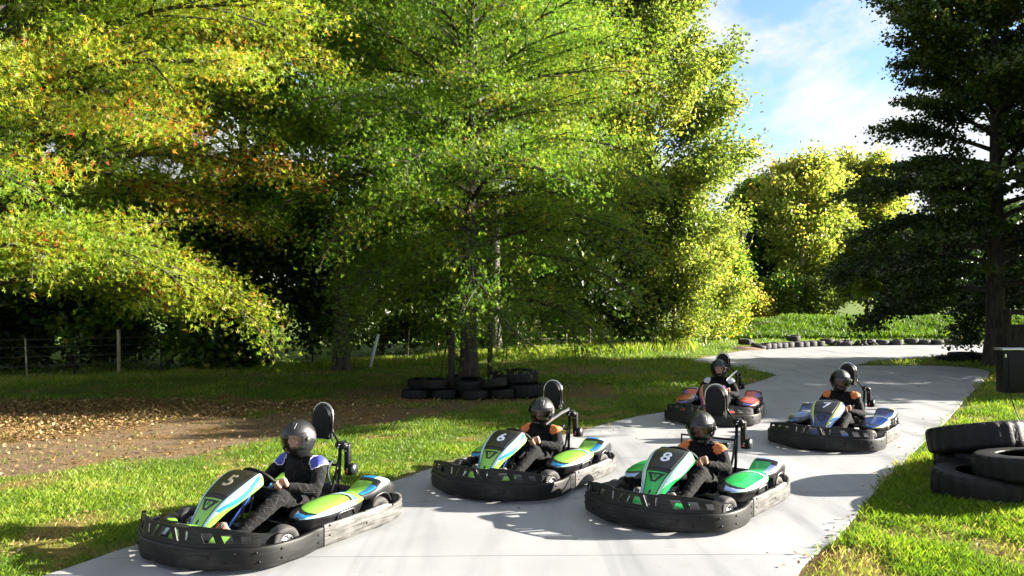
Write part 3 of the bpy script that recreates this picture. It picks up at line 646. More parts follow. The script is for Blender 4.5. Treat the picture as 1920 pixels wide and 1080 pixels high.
# yellow shrubs at the right end of the fence
make_tree('sucker_shrub', 'tall yellow green shrub of poplar suckers at the lawn edge', 'shrub', 6.6, 34.3, 6.2, 0.12, 2.4, [(0, .55), (.3, 1), (.6, .95), (1, .5)], 38, 10, 46000, 0.12, M['yellow'], M['bark_pale'], 0.07, LEAF2, (35, 72), 0.1, tn(0.42, 0.2, 0.2), 0.26, 0.9, seed=71)
make_tree('sucker_shrub', 'bright yellow shrub overhanging the lawn right of the tall suckers', 'shrub', 8.5, 37.2, 5.0, 0.3, 1.8, ROUND, 30, 10, 26000, 0.13, M['yellow'], M['bark_pale'], 0.06, LEAF2, (30, 70), 0.1, tn(0.46, 0.2, 0.16), 0.26, 0.9, seed=72)
make_tree('sucker_shrub', 'fresh green bushy shrub beside the yellow shrub', 'shrub', 9.7, 39.5, 4.6, 0.2, 1.5, ROUND, 30, 10, 26000, 0.14, M['green'], M['bark_pale'], 0.06, LEAF2, (30, 70), 0.1, tn(0.66, 0.14, 0.14), 0.28, 0.9, seed=73)
make_tree('round_bush', 'low golden yellow bush at the left end of the bank', 'shrub', 13.2, 46.8, 1.9, 0.1, 1.1, ROUND, 20, 8, 9000, 0.13, M['yellow'], M['bark_pale'], 0.04, LEAF2, (30, 70), 0.1, tn(0.85, 0.1, 0.1), 0.26, 0.9, seed=74)
make_tree('round_bush', 'round olive bush on top of the bank below the birch', 'shrub', 17.2, 47.5, 2.4, 0.1, 1.35, ROUND, 22, 8, 12000, 0.12, M['yellow'], M['bark_pale'], 0.04, LEAF2, (40, 75), 0.1, tn(0.25, 0.1, 0.12), 0.24, 0.9, seed=75)
make_tree('round_bush', 'loose green bush left of the round olive bush on the bank', 'shrub', 15.3, 48.0, 2.6, 0.1, 1.4, ROUND, 22, 8, 11000, 0.13, M['green'], M['bark_pale'], 0.04, LEAF2, (30, 70), 0.1, tn(0.5, 0.15, 0.15), 0.28, 0.9, seed=76)
# far group beyond the bank
far = [
    (17.0, 49.5, 9.4, 2.8, 3.0, 16000, 0.22, 'yellow', 'bark_pale', 'birch with a pale forked trunk and yellow leaves beyond the bank', 0.52, 81, 'birch_tree'),
    (15.5, 54.0, 8.8, 1.2, 2.4, 26000, 0.24, 'green', 'bark_dark', 'dark green tree left of the pale trunked birch', 0.42, 82, 'broadleaf_tree'),
    (19.6, 53.5, 9.6, 1.5, 3.6, 36000, 0.24, 'yellow', 'bark_dark', 'bright yellow green tree right of the birch', 0.44, 83, 'broadleaf_tree'),
    (23.6, 56.0, 10.2, 1.5, 3.8, 34000, 0.25, 'yellow', 'bark_dark', 'yellow green tree with an orange tinge beside the dark oak', 0.48, 84, 'broadleaf_tree'),
    (24.5, 50.5, 4.2, 0.8, 3.2, 22000, 0.26, 'darkleaf', 'bark_dark', 'low dark tree in shade under the yellow green trees', 0.35, 85, 'broadleaf_tree'),
    (29.5, 52.5, 5.6, 1.0, 4.2, 26000, 0.28, 'darkleaf', 'bark_dark', 'dark tree seen below the crown of the dark oak', 0.35, 86, 'broadleaf_tree'),
    (36.0, 53.5, 6.2, 1.0, 4.6, 26000, 0.3, 'darkleaf', 'bark_dark', 'dark tree at the far right edge behind the dark oak', 0.40, 87, 'broadleaf_tree'),
    (10.8, 50.0, 5.4, 0.6, 2.6, 16000, 0.2, 'green', 'bark_dark', 'green thicket tree between the shrubs and the birch', 0.4, 88, 'broadleaf_tree'),
]
for (x, y, h, b, r, n, s, lm, bk, lab, tb, sd, nm) in far:
    make_tree(nm, lab, 'tree', x, y, h, b, r, OVAL, 30, 11, n, s, M[lm], M[bk], 0.17, LEAF2, (25, 65), 0.15, tn(tb, 0.17, 0.15, 0.1, 0.3), 0.36, 0.75, seed=sd)
# trees outside the frame on the right, whose shade lies across the track
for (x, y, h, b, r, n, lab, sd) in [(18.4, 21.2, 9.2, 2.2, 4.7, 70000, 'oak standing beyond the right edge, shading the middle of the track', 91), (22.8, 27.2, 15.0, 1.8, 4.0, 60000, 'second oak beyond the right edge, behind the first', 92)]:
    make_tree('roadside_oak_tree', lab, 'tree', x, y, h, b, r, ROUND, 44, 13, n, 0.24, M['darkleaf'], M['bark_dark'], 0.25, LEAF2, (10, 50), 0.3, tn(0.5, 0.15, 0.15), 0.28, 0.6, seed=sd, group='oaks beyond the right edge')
# bare grey sapling
def bare_tree():
    g = np.random.default_rng(5); root = empty('bare_tree', (12.6, 45.8, 0.3), label='leafless grey sapling left of the dark green tree', cat='tree')
    ln = [(np.array([(0, 0, 0), (0.05, 0, 2.2), (-0.05, 0, 4.3), (0.02, 0, 5.4)]), np.array([.07, .06, .04, .012]))]
    for i in range(9):
        z = 2.6+i*0.3; a = i*2.4; ln.append((np.array([(0, 0, z), (math.cos(a)*.35, math.sin(a)*.35, z+.5), (math.cos(a)*.55, math.sin(a)*.5, z+1.1)]), np.array([.03, .02, .006])))
    V, F = tubes_np(ln, 6); link('trunk', mesh_np('trunk', V, F, True), M['bark_grey'], root)
    # fallen pale branch at the left end of the bank
    r2 = empty('fallen_branch', (10.9, 40.2, 0.0), label='pale fallen branch lying at the left end of the bank', cat='branch')
    l2 = [(np.array([(-1.2, 0, 0.05), (-0.5, .1, .7), (0.1, 0.2, 1.5), (.3, .3, 2.2)]), np.array([.06, .05, .035, .01])), (np.array([(-.6, .1, .6), (.4, 0, .75), (1.4, -.1, .95), (1.9, -.1, .85)]), np.array([.045, .035, .02, .006])),
          (np.array([(.4, 0, .7), (.8, -.2, .35), (1.5, -.2, .5)]), np.array([.03, .02, .006])), (np.array([(.7, -.15, .42), (.75, -.2, .1)]), np.array([.02, .006]))]
    V, F = tubes_np(l2, 6); link('branch', mesh_np('branch', V, F, True), M['bark_pale'], r2)
bare_tree()

# ------------------------------------------------------------------ fence, stakes, posts
def build_fence():
    a = np.array([-13.5, 21.3]); b = np.array([6.6, 34.6]); n = 22
    root = empty('post_and_wire_fence', (a[0], a[1], 0), label='old post and wire fence in front of the dark trees behind the lawn', cat='fence')
    g = random.Random(4)
    tops = []
    for i in range(n+1):
        t = i/n; p = a+(b-a)*t - a; big = i % 3 == 0; h = 1.25 if big else 1.05; r = 0.055 if big else 0.025
        lx, ly = g.uniform(-.05, .05), g.uniform(-.05, .05)
        MB().tube([(p[0], p[1], -.05), (p[0]+lx, p[1]+ly, h+g.uniform(-.1, .1))], [r*1.05, r*.9], 7).build('post' if big else 'batten', M['palewood' if i % 2 or big else 'wood'], root)
    for z in (0.3, 0.55, 0.8, 1.0):
        d = b-a; MB().tube([(0, 0, z), (d[0]*.33, d[1]*.33, z-.03), (d[0]*.66, d[1]*.66, z+.02), (d[0], d[1], z)], 0.006, 4).build('wire', M['wire'], root)
build_fence()
def post(name, label, cat, x, y, h, w, m, lean=(0, 0), group=None):
    mb = MB(); mb.tube([(0, 0, -.1), (lean[0]*.5, lean[1]*.5, h*.5), (lean[0], lean[1], h)], [w/2, w/2*.97, w/2*.94], 10)
    o = mb.build(name, m); o.location = (x, y, 0); return set_props(o, label, cat, group)
post('tree_stake', 'thick dark stake left of the pin oak trunk', 'post', -1.33, 18.5, 1.35, 0.15, M['wood'], (0, .02), 'stakes around the pin oak')
post('tree_stake', 'taller dark stake right of the pin oak trunk', 'post', -0.50, 18.7, 1.9, 0.12, M['wood'], (.03, 0), 'stakes around the pin oak')
post('leaning_stake', 'white stake leaning to the right in front of the fence', 'stake', *gp(693, 690), 1.0, 0.09, M['whitepipe'], (0.26, 0))
def tree_guard():
    root = empty('tree_guard', (RX, RY, 0), label='dark timber frame standing round the base of the dark oak', cat='tree guard')
    for dx, dy in ((-.05, -.75), (.85, -.7)): MB().box((dx, dy, .85), (.14, .14, 1.75), bev=.01).build('post', M['wood'], root)
    MB().box((.4, -.72, 1.66), (1.3, .10, .16), bev=.01).build('rail', M['wood'], root)
    MB().box((.4, -.745, .8), (.9, .03, 1.0), bev=.005).build('board', M['wood'], root)
tree_guard()

# ------------------------------------------------------------------ loose tyres
def tyre_mesh(name, Ro, Ri, w, m, tread=True, n=96):
    r = 0.22*w; prof = []
    prof += [(Ri, 0.02*w), (Ri+0.03, 0.0), ((Ro+Ri)/2, -0.02*w)]
    for k in range(6):
        q = -PI/2+k*PI/10; prof.append((Ro-r+r*math.cos(q), r+r*math.sin(q)))
    for k in range(6):
        q = k*PI/10; prof.append((Ro-r+r*math.cos(q), w-r+r*math.sin(q)))
    prof += [((Ro+Ri)/2, w*1.02), (Ri+0.03, w), (Ri, 0.98*w), (Ri+0.02, .86*w), (Ro-0.07*Ro-.02, 0.7*w), (Ro-0.07*Ro-.02, 0.3*w), (Ri+.02, .14*w)]
    V = []; k = len(prof)
    for i, (pr, z) in enumerate(prof):
        for j in range(n):
            q = 2*PI*j/n; rr = pr
            if tread and pr > Ro-0.55*r and (j % 4) == 0: rr = pr-0.020*Ro/0.5
            if tread and pr > Ro-0.1*r and abs(z-w/2) < 0.1*w: rr -= 0.006
            V.append((rr*math.cos(q), rr*math.sin(q), z))
    F = [(i*n+j, i*n+(j+1) % n, ((i+1) % k)*n+(j+1) % n, ((i+1) % k)*n+j) for i in range(k) for j in range(n)]
    return mesh_np(name, V, F, True)
TYRE_BIG = tyre_mesh('truck_tyre', 0.54, 0.30, 0.29, None); TYRE_BIG.materials.append(M['oldrubber'])
TYRE_BIG2 = tyre_mesh('truck_tyre_wide', 0.53, 0.29, 0.24, None); TYRE_BIG2.materials.append(M['oldrubber'])
TYRE_CAR = tyre_mesh('car_tyre', 0.31, 0.19, 0.20, None, n=48); TYRE_CAR.materials.append(M['oldrubber'])
TYRE_FAR = tyre_mesh('edge_tyre', 0.30, 0.18, 0.22, None, False, 28); TYRE_FAR.materials.append(M['greyrubber'])
def put_tyre(me, x, y, z, label, group, rx=0, ry=0, rz=0, name='tyre', s=1):
    o = link(name, me); o.location = (x, y, z); o.rotation_euler = (R(rx), R(ry), R(rz)); o.scale = (s, s, s)
    return set_props(o, label, 'tyre', group)
G1 = 'large tyres piled beside the track'
put_tyre(TYRE_BIG, 4.98, 8.85, -0.01, 'bottom front truck tyre of the pile at the right edge, lying flat on the grass', G1, 1, 0, 20, 'truck_tyre')
put_tyre(TYRE_BIG, 5.60, 10.02, -0.02, 'bottom rear truck tyre of the pile, mostly hidden behind the others', G1, 0, 0, 50, 'truck_tyre')
put_tyre(TYRE_BIG, 5.34, 9.62, 0.355, 'upper rear truck tyre with its rim edge tilted to the left', G1, -13, -4, 0, 'truck_tyre')
put_tyre(TYRE_BIG2, 5.30, 8.62, 0.27, 'upper front truck tyre with grooved tread and an open centre', G1, -4, -3, 0, 'truck_tyre')
put_tyre(TYRE_BIG, 6.30, 8.85, 0.01, 'truck tyre at the very right edge of the pile', G1, 0, 0, 10, 'truck_tyre')
put_tyre(TYRE_BIG, 6.6, 9.0, 0.31, 'topmost truck tyre just past the right edge', G1, 0, 2, 10, 'truck_tyre')
G2 = 'tyres stacked round the pin oak'
def px_t(x, yb, dd=0): X, Y = gp(x, yb); return X, Y+dd
row = [(778, 750, 'leftmost bottom tyre of the ring round the pin oak'), (832, 750, 'second bottom tyre from the left in the ring'), (888, 751, 'bottom tyre straight below the pin oak trunk'), (938, 749, 'bottom tyre left of the large doubled tyres')]
for i, (x, y, lab) in enumerate(row):
    X, Y = px_t(x, y); put_tyre(TYRE_CAR, X, Y+.31, 0.0, lab, G2, 0, 0, i*33)
for i, (x, lab) in enumerate([(812, 'upper left tyre resting on the ring of tyres'), (878, 'upper middle tyre tilted against the pin oak trunk'), (924, 'upper right tyre leaning on the ring of tyres')]):
    X, Y = px_t(x, 751); put_tyre(TYRE_CAR, X, Y+.36, 0.215, lab, G2, [0, 8, -7][i], [2, -6, 7][i], i*40)
for i, (x, y, z, lab) in enumerate([(985, 746, 0, 'large bottom tyre at the right end of the ring'), (966, 744, .27, 'large upper tyre at the right end of the ring')]):
    X, Y = px_t(x, y); put_tyre(TYRE_BIG, X, Y+.40, z, lab, G2, 0, 0, i*40, s=.92)
for i, (dx, dy) in enumerate([(-1.15, .6), (.7, 1.0), (-.3, 1.45), (.5, -.15)]):
    put_tyre(TYRE_CAR, TX+dx, TY+dy-.1, 0.0, ['tyre lying behind the left stake', 'tyre lying behind the right stake', 'tyre lying behind the pin oak trunk', 'tyre lying in front of the right stake'][i], G2, 0, 0, i*50)
G3 = 'edge tyres along the far bend'
fars = [(1402, 654, .16, 0, 'leftmost edge tyre, raised on a little mound of soil'), (1425, 656, 0, 14, 'tilted edge tyre just right of the mound'), (1437, 655.5, 0, -8, 'third edge tyre from the left'), (1447, 654.5, 0, 0, 'fourth edge tyre from the left'), (1457, 654, 0, 10, 'fifth edge tyre from the left'),
        (1468, 653, 0, 0, 'sixth edge tyre from the left'), (1480, 652, 0, 0, 'seventh edge tyre from the left'), (1497, 651.5, .0, 0, 'edge tyre under the first doubled stack'), (1492, 649, .22, 4, 'edge tyre resting on the first doubled stack'), (1509, 651, 0, 0, 'edge tyre just right of the first doubled stack'),
        (1523, 650, 0, 0, 'edge tyre two right of the first doubled stack'), (1538, 649.5, 0, 0, 'edge tyre left of the tall one above the blue kart'), (1556, 649, .08, 0, 'taller edge tyre above the blue kart headrest'), (1573, 649, 0, 0, 'edge tyre right of the tall one'), (1589, 649, 0, -6, 'edge tyre left of the broken tyre scraps'),
        (1634, 648, .03, 5, 'edge tyre right of the broken tyre scraps'), (1659, 647.5, 0, -4, 'second edge tyre right of the scraps'), (1686, 647.5, 0, 6, 'third edge tyre right of the scraps'), (1715, 647, .05, 0, 'fourth edge tyre right of the scraps, standing proud'), (1738, 647, 0, 0, 'fifth edge tyre right of the scraps'),
        (1762, 647, 0, 5, 'sixth edge tyre right of the scraps'), (1784, 646.5, 0, -5, 'fourth edge tyre left of the dark oak trunk'), (1802, 646.5, 0, 0, 'third edge tyre left of the dark oak trunk'), (1818, 646.5, 0, 4, 'second edge tyre left of the dark oak trunk'), (1834, 646.5, 0, 0, 'edge tyre touching the outline of the dark oak trunk'), (1912, 646, .05, 0, 'edge tyre right of the dark oak trunk at the picture edge')]
for i, (x, y, z, t, lab) in enumerate(fars):
    X, Y = gp(x, y); put_tyre(TYRE_FAR, X, Y+.33, z, lab, G3, t, t*.5, i*37, 'edge_tyre')
def scraps():
    root = MB(); g = random.Random(8)
    for i in range(9):
        X, Y = gp(1597+i*4, 648.6); a = g.uniform(0, 6)
        root.tube([(X, Y, .03), (X+.2*math.cos(a), Y+.15*math.sin(a), .13+g.uniform(0, .1)), (X+.42*math.cos(a), Y+.2*math.sin(a), .04)], [.03, .05, .02], 6)
    set_props(root.build('tyre_scraps', M['oldrubber']), 'torn strips of tyre lying between the edge tyres', 'tyre scraps')
scraps()
X, Y = gp(1402, 656)
def mound():
    mb = MB(); P = []
    for i in range(7):
        r = 0.62*(1-i/6); z = .17*math.sin(i/6*PI/2); P.append([(X+r*1.3*math.cos(q*PI/8)*(1+.12*math.sin(q*1.7+i)), Y+.25+r*math.sin(q*PI/8), z-.02) for q in range(17)])
    mb.grid(P); m = mat('loose_soil', (0.16, 0.10, 0.065), 0.95, var=.5, vscale=9, bump=.8, bscale=18)
    set_props(mb.build('soil_mound', m), 'small mound of brown soil under the leftmost edge tyre', kind='structure')
mound()
G4 = 'tyres at the foot of the dark oak'
X, Y = gp(1826, 681); put_tyre(TYRE_BIG, X, Y+.5, .02, 'large tyre against the trunk of the dark oak', G4, 0, 0, 0)
X, Y = gp(1786, 679); put_tyre(TYRE_CAR, X, Y+.3, -.06, 'low tyre half sunk in the soil left of the dark oak', G4, 0, 0, 0, s=1.25)
X, Y = gp(1880, 684); put_tyre(TYRE_BIG, X, Y+.5, .02, 'large tyre right of the trunk of the dark oak', G4, 0, 0, 0)
X, Y = gp(1905, 690); put_tyre(TYRE_CAR, X, Y+.5, .25, 'small tyre on the large tyre by the black cabinet', G4, 0, 0, 0)

# ------------------------------------------------------------------ black cabinet on its post at the right edge
def cabinet():
    D = 9.6; x0 = (1874-960)/FPX*D; w = 0.62; zt = CAMH-(657-HY)*D/FPX; zb = CAMH-(737-HY)*D/FPX; cx = x0+w/2
    root = empty('control_cabinet', (cx+.04, D+.08, 0), label='black cabinet with a bright top edge, raised on a post at the right edge', cat='cabinet')
    M['cab'] = mat('black_cabinet_paint', (0.003, 0.003, 0.0035), 0.5, spec=0.22, var=.3, vscale=4)
    MB().box((0, 0, (zt+zb)/2), (w, .16, zt-zb), bev=.012).build('housing', M['cab'], root)
    MB().box((.0, -.084, (zt+zb)/2-.02), (w-.12, .012, zt-zb-.12), bev=.004).build('door', M['cab'], root)
    MB().box((0, 0, zt+.012), (w+.03, .19, .02), bev=.004).build('top_plate', M['chrome'], root)
    MB().tube([(w*.38, 0, zb), (w*.38, 0, -.1)], .035, 10).build('post', M['cab'], root)
    MB().box((-w*.5+.02, -.088, zt-.06), (.02, .012, .04)).build('hinge', M['chrome'], root)
    MB().tube(catmull([(-w/2+.06, -.1, zb), (-w/2+.12, -.15, zb-.25), (-w/2+.22, -.3, zb-.5), (-w/2+.40, -.4, zb-.8), (-w/2+.6, -.4, .02)], 5), .006, 6).build('cable', M['cab'], root)
cabinet()

# ------------------------------------------------------------------ go-karts (local axes: front = -Y, driver's left = +X, Z up)
HALF = [(0, -1.165), (.15, -1.160), (.27, -1.145), (.33, -1.125), (.45, -1.055), (.58, -.975), (.67, -.90), (.735, -.80), (.768, -.68), (.778, -.52), (.755, -.36), (.725, -.24), (.725, -.10), (.735, .15), (.735, .45), (.72, .70), (.685, .87), (.60, .96), (.40, .99), (0, .99)]
def dense_path(pts, per=10):
    p = catmull([(x, y, 0) for x, y in pts], per); q = [Vector((v.x, v.y)) for v in p]; s = [0.0]
    for a, b in zip(q, q[1:]): s.append(s[-1]+(b-a).length)
    return np.array([[v.x, v.y] for v in q]), np.array(s)
HP, HS = dense_path(HALF)
def hpos(s):
    """point and outward normal on the half outline (mirrored for s<0)"""
    a = abs(s); x = np.interp(a, HS, HP[:, 0]); y = np.interp(a, HS, HP[:, 1]); e = 0.012
    x2 = np.interp(min(a+e, HS[-1]), HS, HP[:, 0]); y2 = np.interp(min(a+e, HS[-1]), HS, HP[:, 1]); x1 = np.interp(max(a-e, 0), HS, HP[:, 0]); y1 = np.interp(max(a-e, 0), HS, HP[:, 1])
    tx, ty = x2-x1, y2-y1; l = math.hypot(tx, ty)+1e-9; nx, ny = ty/l, -tx/l
    if s < 0: x = -x; nx = -nx
    return x, y, nx, ny
def s_at_y(y):   # arc length on the flank where the outline passes y
    k = np.searchsorted(HP[:, 1], y); return float(HS[min(k, len(HS)-1)])
def bend_sheet(mb, outer, holes, off=0.0, th=0.012, step=0.035, m=0, lean=0.0, z0=0.0):
    """flat (s,z) polygon with holes wrapped round the outline, with thickness"""
    def dens(poly):
        out = []
        for i in range(len(poly)):
            a = Vector(poly[i]); b = Vector(poly[(i+1) % len(poly)]); n = max(1, int((b-a).length/step))
            for k in range(n): out.append(a.lerp(b, k/n))
        return out
    O = dens(outer); Hs = [dens(h) for h in holes]; verts = list(O); edges = [(i, (i+1) % len(O)) for i in range(len(O))]
    for h in Hs:
        n = len(verts); verts += h; edges += [(n+i, n+(i+1) % len(h)) for i in range(len(h))]
    s0 = min(v.x for v in O); s1 = max(v.x for v in O); z0_ = min(v.y for v in O); z1 = max(v.y for v in O)
    oa = np.array([[v.x, v.y] for v in O]); G = []
    xs = np.arange(s0+step/2, s1, step); zs = np.arange(z0_+step/2, z1, step)
    for x in xs:
        for z in zs: G.append((x, z))
    G = np.array(G)
    if len(G):
        k = pip(G, oa) & (pdist(G, oa) > step*.45)
        for h in Hs:
            ha = np.array([[v.x, v.y] for v in h]); k &= ~(pip(G, ha)) & (pdist(G, ha) > step*.35)
        verts += [Vector(p) for p in G[k]]
    res = delaunay_2d_cdt([Vector((v.x, v.y)) for v in verts], edges, [], 0, 1e-6)
    vo, fo = res[0], res[2]
    C = np.array([[sum(vo[i].x for i in f)/3, sum(vo[i].y for i in f)/3] for f in fo]); ok = pip(C, oa)
    for h in Hs: ok &= ~pip(C, np.array([[v.x, v.y] for v in h]))
    F = [f for f, o in zip(fo, ok) if o]; V1 = []; V2 = []
    for v in vo:
        x, y, nx, ny = hpos(v.x); o = off - lean*(v.y-z0)
        V1.append((x+nx*o, y+ny*o, v.y)); V2.append((x+nx*(o-th), y+ny*(o-th), v.y))
    n = len(V1); cnt = {}
    for f in F:
        for a, b in zip(f, f[1:]+f[:1] if isinstance(f, list) else tuple(f[1:])+tuple(f[:1])): cnt[(a, b)] = 1
    side = [(a, b, b+n, a+n) for (a, b) in cnt if (b, a) not in cnt]
    faces = [tuple(f) for f in F] + [tuple(i+n for i in reversed(f)) for f in F] + side
    mb.add(V1+V2, faces, m, False); return mb
def band(mb, s0, s1, zt, zb, off=0.0, th=0.03, bulge=0.007, n=60, m=0):
    """solid moulded band with a rounded section between arc lengths s0..s1; zt, zb may be functions"""
    prof = [(0, .0), (.6, .03), (1, .12), (1.15, .5), (1, .88), (.6, .97), (0, 1)]
    P = []
    for i in range(n+1):
        s = s0+(s1-s0)*i/n; x, y, nx, ny = hpos(s); t_ = zt(s) if callable(zt) else zt; b_ = zb(s) if callable(zb) else zb
        row = [(x+nx*(off+bulge*k), y+ny*(off+bulge*k), b_+(t_-b_)*q) for k, q in prof]
        row += [(x+nx*(off-th), y+ny*(off-th), t_-.004), (x+nx*(off-th), y+ny*(off-th), b_+.004)]; row.append(row[0]); P.append(row)
    mb.grid(P, m, True)
    e = len(mb.V)
    mb.add(P[0][:-1], [tuple(range(len(P[0])-1))[::-1]], m); mb.add(P[-1][:-1], [tuple(range(len(P[0])-1))], m); return mb
def rrect(cx, cz, w, h, sk=0.0):
    return [(cx-w/2-sk, cz-h/2), (cx+w/2-sk, cz-h/2), (cx+w/2+sk, cz+h/2), (cx-w/2+sk, cz+h/2)]
S_SEAM = s_at_y(-.20); S_REAR = s_at_y(.90); S_END = float(HS[-1])
CACHE = {}
def cached(key, fn):
    if key not in CACHE: CACHE[key] = fn()
    return CACHE[key]
def mesh_of(fn, name, mats, mirror=False):
    mb = MB(); fn(mb); return mb.mesh(name, mats, mirror)
def f_front_band(mb):
    zt = lambda s: 0.200; zb = lambda s: 0.035
    band(mb, -S_SEAM, S_SEAM, zt, zb, 0, .035, .008, 110)
def f_front_apron(mb):
    # outline of the upper apron in (arc length, height)
    outer = [(-.815, .20), (.815, .20), (.815, .285), (.79, .300), (.55, .338), (.33, .358), (.27, .360), (.215, .342), (-.215, .342), (-.27, .360), (-.33, .358), (-.55, .338), (-.79, .300), (-.815, .285)]
    holes = [[(-.085, .240), (.085, .240), (.045, .325), (-.045, .325)]]
    for sg in (-1, 1):
        f = lambda pts: [(sg*a, b) for a, b in pts]
        holes += [f([(.135, .235), (.170, .235), (.125, .33), (.090, .33)]), f([(.215, .25), (.235, .25), (.235, .32), (.215, .32)]),
                  f([(.385, .235), (.475, .235), (.44, .310), (.35, .310)]), f([(.535, .232), (.620, .232), (.590, .298), (.505, .298)]), f([(.68, .230), (.755, .230), (.735, .284), (.66, .284)])]
    bend_sheet(mb, outer, holes, -.008, .012, .03, 0, .12, .2)
def f_bolts(mb):
    for sg in (-1, 1):
        for (s, z) in [(.42, .13), (.55, .09), (.62, .16), (.78, .16), (.80, .09), (.98, .16), (.98, .09), (S_SEAM-.07, .15), (S_SEAM-.07, .09), (S_SEAM+.07, .20), (S_SEAM+.07, .12), (S_SEAM+.5, .23), (S_SEAM+.52, .12), (S_SEAM+.9, .20)]:
            x, y, nx, ny = hpos(sg*s); n = Vector((nx, ny, 0)); p = Vector((x, y, z))+n*.010
            mb.tube([p, p+n*.007], [.010, .008], 8)
def f_side_band(mb):
    zt = lambda s: float(np.interp(s, [S_SEAM, S_SEAM+.05, S_SEAM+.6, S_REAR-.32, S_REAR-.26, S_REAR-.16, S_REAR-.02, S_REAR+.05, S_REAR+.3], [.210, .215, .225, .232, .215, .195, .205, .235, .235]))
    zb = lambda s: float(np.interp(s, [S_SEAM, S_REAR, S_REAR+.3], [.035, .05, .06]))
    band(mb, S_SEAM+.012, S_REAR+.16, zt, zb, .004, .035, .007, 60)
def f_rear_band(mb):
    a = S_REAR+.165; band(mb, a, S_END, .23, .07, 0, .04, .01, 20); n = len(mb.V)
    V = [(-v[0], v[1], v[2]) for v in mb.V[:]]; F = [tuple(reversed(f)) for f in mb.F[:]]; S = mb.S[:]
    mb.add(V, F, 0, True)
def f_floor(mb):
    pts = [(-.30, -1.03), (.30, -1.03), (.46, -.85), (.30, -.42), (.34, -.2), (.36, .35), (.30, .75), (-.30, .75), (-.36, .35), (-.34, -.2), (-.30, -.42), (-.46, -.85)]
    V = [(x, y, .060) for x, y in pts]+[(x, y, .048) for x, y in pts]; n = len(pts)
    mb.add(V, [tuple(range(n)), tuple(range(n, 2*n))[::-1]]+[(i, i+n, (i+1) % n+n, (i+1) % n) for i in range(n)])
def f_frame(mb):
    for sg in (-1, 1):
        mb.tube(catmull([(sg*.33, .82, .12), (sg*.34, .3, .09), (sg*.32, -.2, .09), (sg*.26, -.55, .09), (sg*.22, -1.08, .11)], 5), .014, 8)
        mb.tube([(sg*.30, -.25, .09), (sg*.69, -.22, .13)], .011, 6); mb.tube([(sg*.34, .40, .10), (sg*.68, .42, .14)], .011, 6)
        mb.tube([(sg*.26, -.53, .10), (sg*.46, -.53, .13)], .015, 8); mb.tube([(sg*.2, -.95, .11), (sg*.25, -1.12, .14)], .011, 6)
    mb.tube([(-.50, .60, .14), (.50, .60, .14)], .018, 10); mb.tube([(-.33, .82, .12), (.33, .82, .12)], .013, 8); mb.tube([(-.28, -.53, .09), (.28, -.53, .09)], .013, 8)
def f_tyre(w, r):
    def f(mb):
        ri = r*.50; prof = [(ri, -w*.40), (ri+.012, -w*.46), (r*.80, -w*.50), (r*.93, -w*.44), (r*.99, -w*.30), (r, 0), (r*.99, w*.30), (r*.93, w*.44), (r*.80, w*.50), (ri+.012, w*.46), (ri, w*.40), (ri-.005, w*.30), (ri-.005, -w*.30)]
        mb.lathe(prof, 32, Matrix.Rotation(R(90), 3, 'Y'), 0, True)
    return f
def f_rim(w, r):
    def f(mb):
        Ry = Matrix.Rotation(R(90), 3, 'Y')
        mb.lathe([(r*.49, w*.44), (r*.46, w*.45), (r*.44, w*.36), (r*.36, w*.26), (r*.16, w*.24), (r*.14, w*.32), (.0, w*.32)], 24, Ry)
        mb.lathe([(r*.49, -w*.44), (r*.46, -w*.45), (r*.44, -w*.30), (.0, -w*.28)], 24, Ry)
        for k in range(3):
            q = k*2*PI/3+.4; mb.tube([(w*.24, math.cos(q)*r*.24, math.sin(q)*r*.24), (w*.34, math.cos(q)*r*.24, math.sin(q)*r*.24)], .009, 6)
    return f
# --- sidepod and rear fender lofts
def loft_pt(tab, prof, y, j):
    cx, w, zt, zl, zb = interp(tab, y); k, h = prof[j]
    # k = sideways (-1 inner .. 1 outer), h: 0 bottom, 1 lip, 2 crest
    z = zb+(zl-zb)*h if h <= 1 else zl+(zt-zl)*(h-1)
    return Vector((cx+w*k, y, z))
POD = [(-0.3, 0.5, 0.021, 0.261, 0.255, 0.235), (-0.27, 0.505, 0.088, 0.284, 0.262, 0.19), (-0.2, 0.51, 0.14, 0.312, 0.27, 0.15), (-0.08, 0.515, 0.175, 0.337, 0.278, 0.13), (0.06, 0.52, 0.185, 0.355, 0.288, 0.12), (0.2, 0.52, 0.179, 0.362, 0.296, 0.12), (0.32, 0.522, 0.156, 0.358, 0.3, 0.13), (0.4, 0.525, 0.12, 0.35, 0.302, 0.17), (0.45, 0.53, 0.062, 0.338, 0.31, 0.26)]
PODP = [(-.55, 0), (-.80, .45), (-.98, .85), (-1.0, 1.0), (-.93, 1.38), (-.74, 1.68), (-.42, 1.92), (0, 2.0), (.42, 1.92), (.74, 1.66), (.93, 1.34), (1.0, 1.0), (.97, .8), (.80, .45), (.50, 0)]
FEN = [(.29, .53, .07, .338, .325, .305), (.36, .535, .098, .342, .325, .295), (.43, .54, .118, .350, .328, .290), (.50, .545, .135, .378, .338, .290), (.57, .55, .142, .418, .358, .300), (.63, .55, .142, .440, .372, .305), (.70, .55, .140, .436, .370, .300), (.77, .548, .132, .404, .350, .285), (.83, .543, .115, .365, .322, .265), (.87, .54, .09, .335, .300, .25)]
FENP = [(-.92, 0), (-1.0, .6), (-1.0, 1.1), (-.95, 1.60), (-.84, 1.88), (-.5, 1.98), (0, 2.02), (.5, 1.96), (.80, 1.82), (.93, 1.52), (1.0, 1.05), (1.0, .5), (.94, 0)]
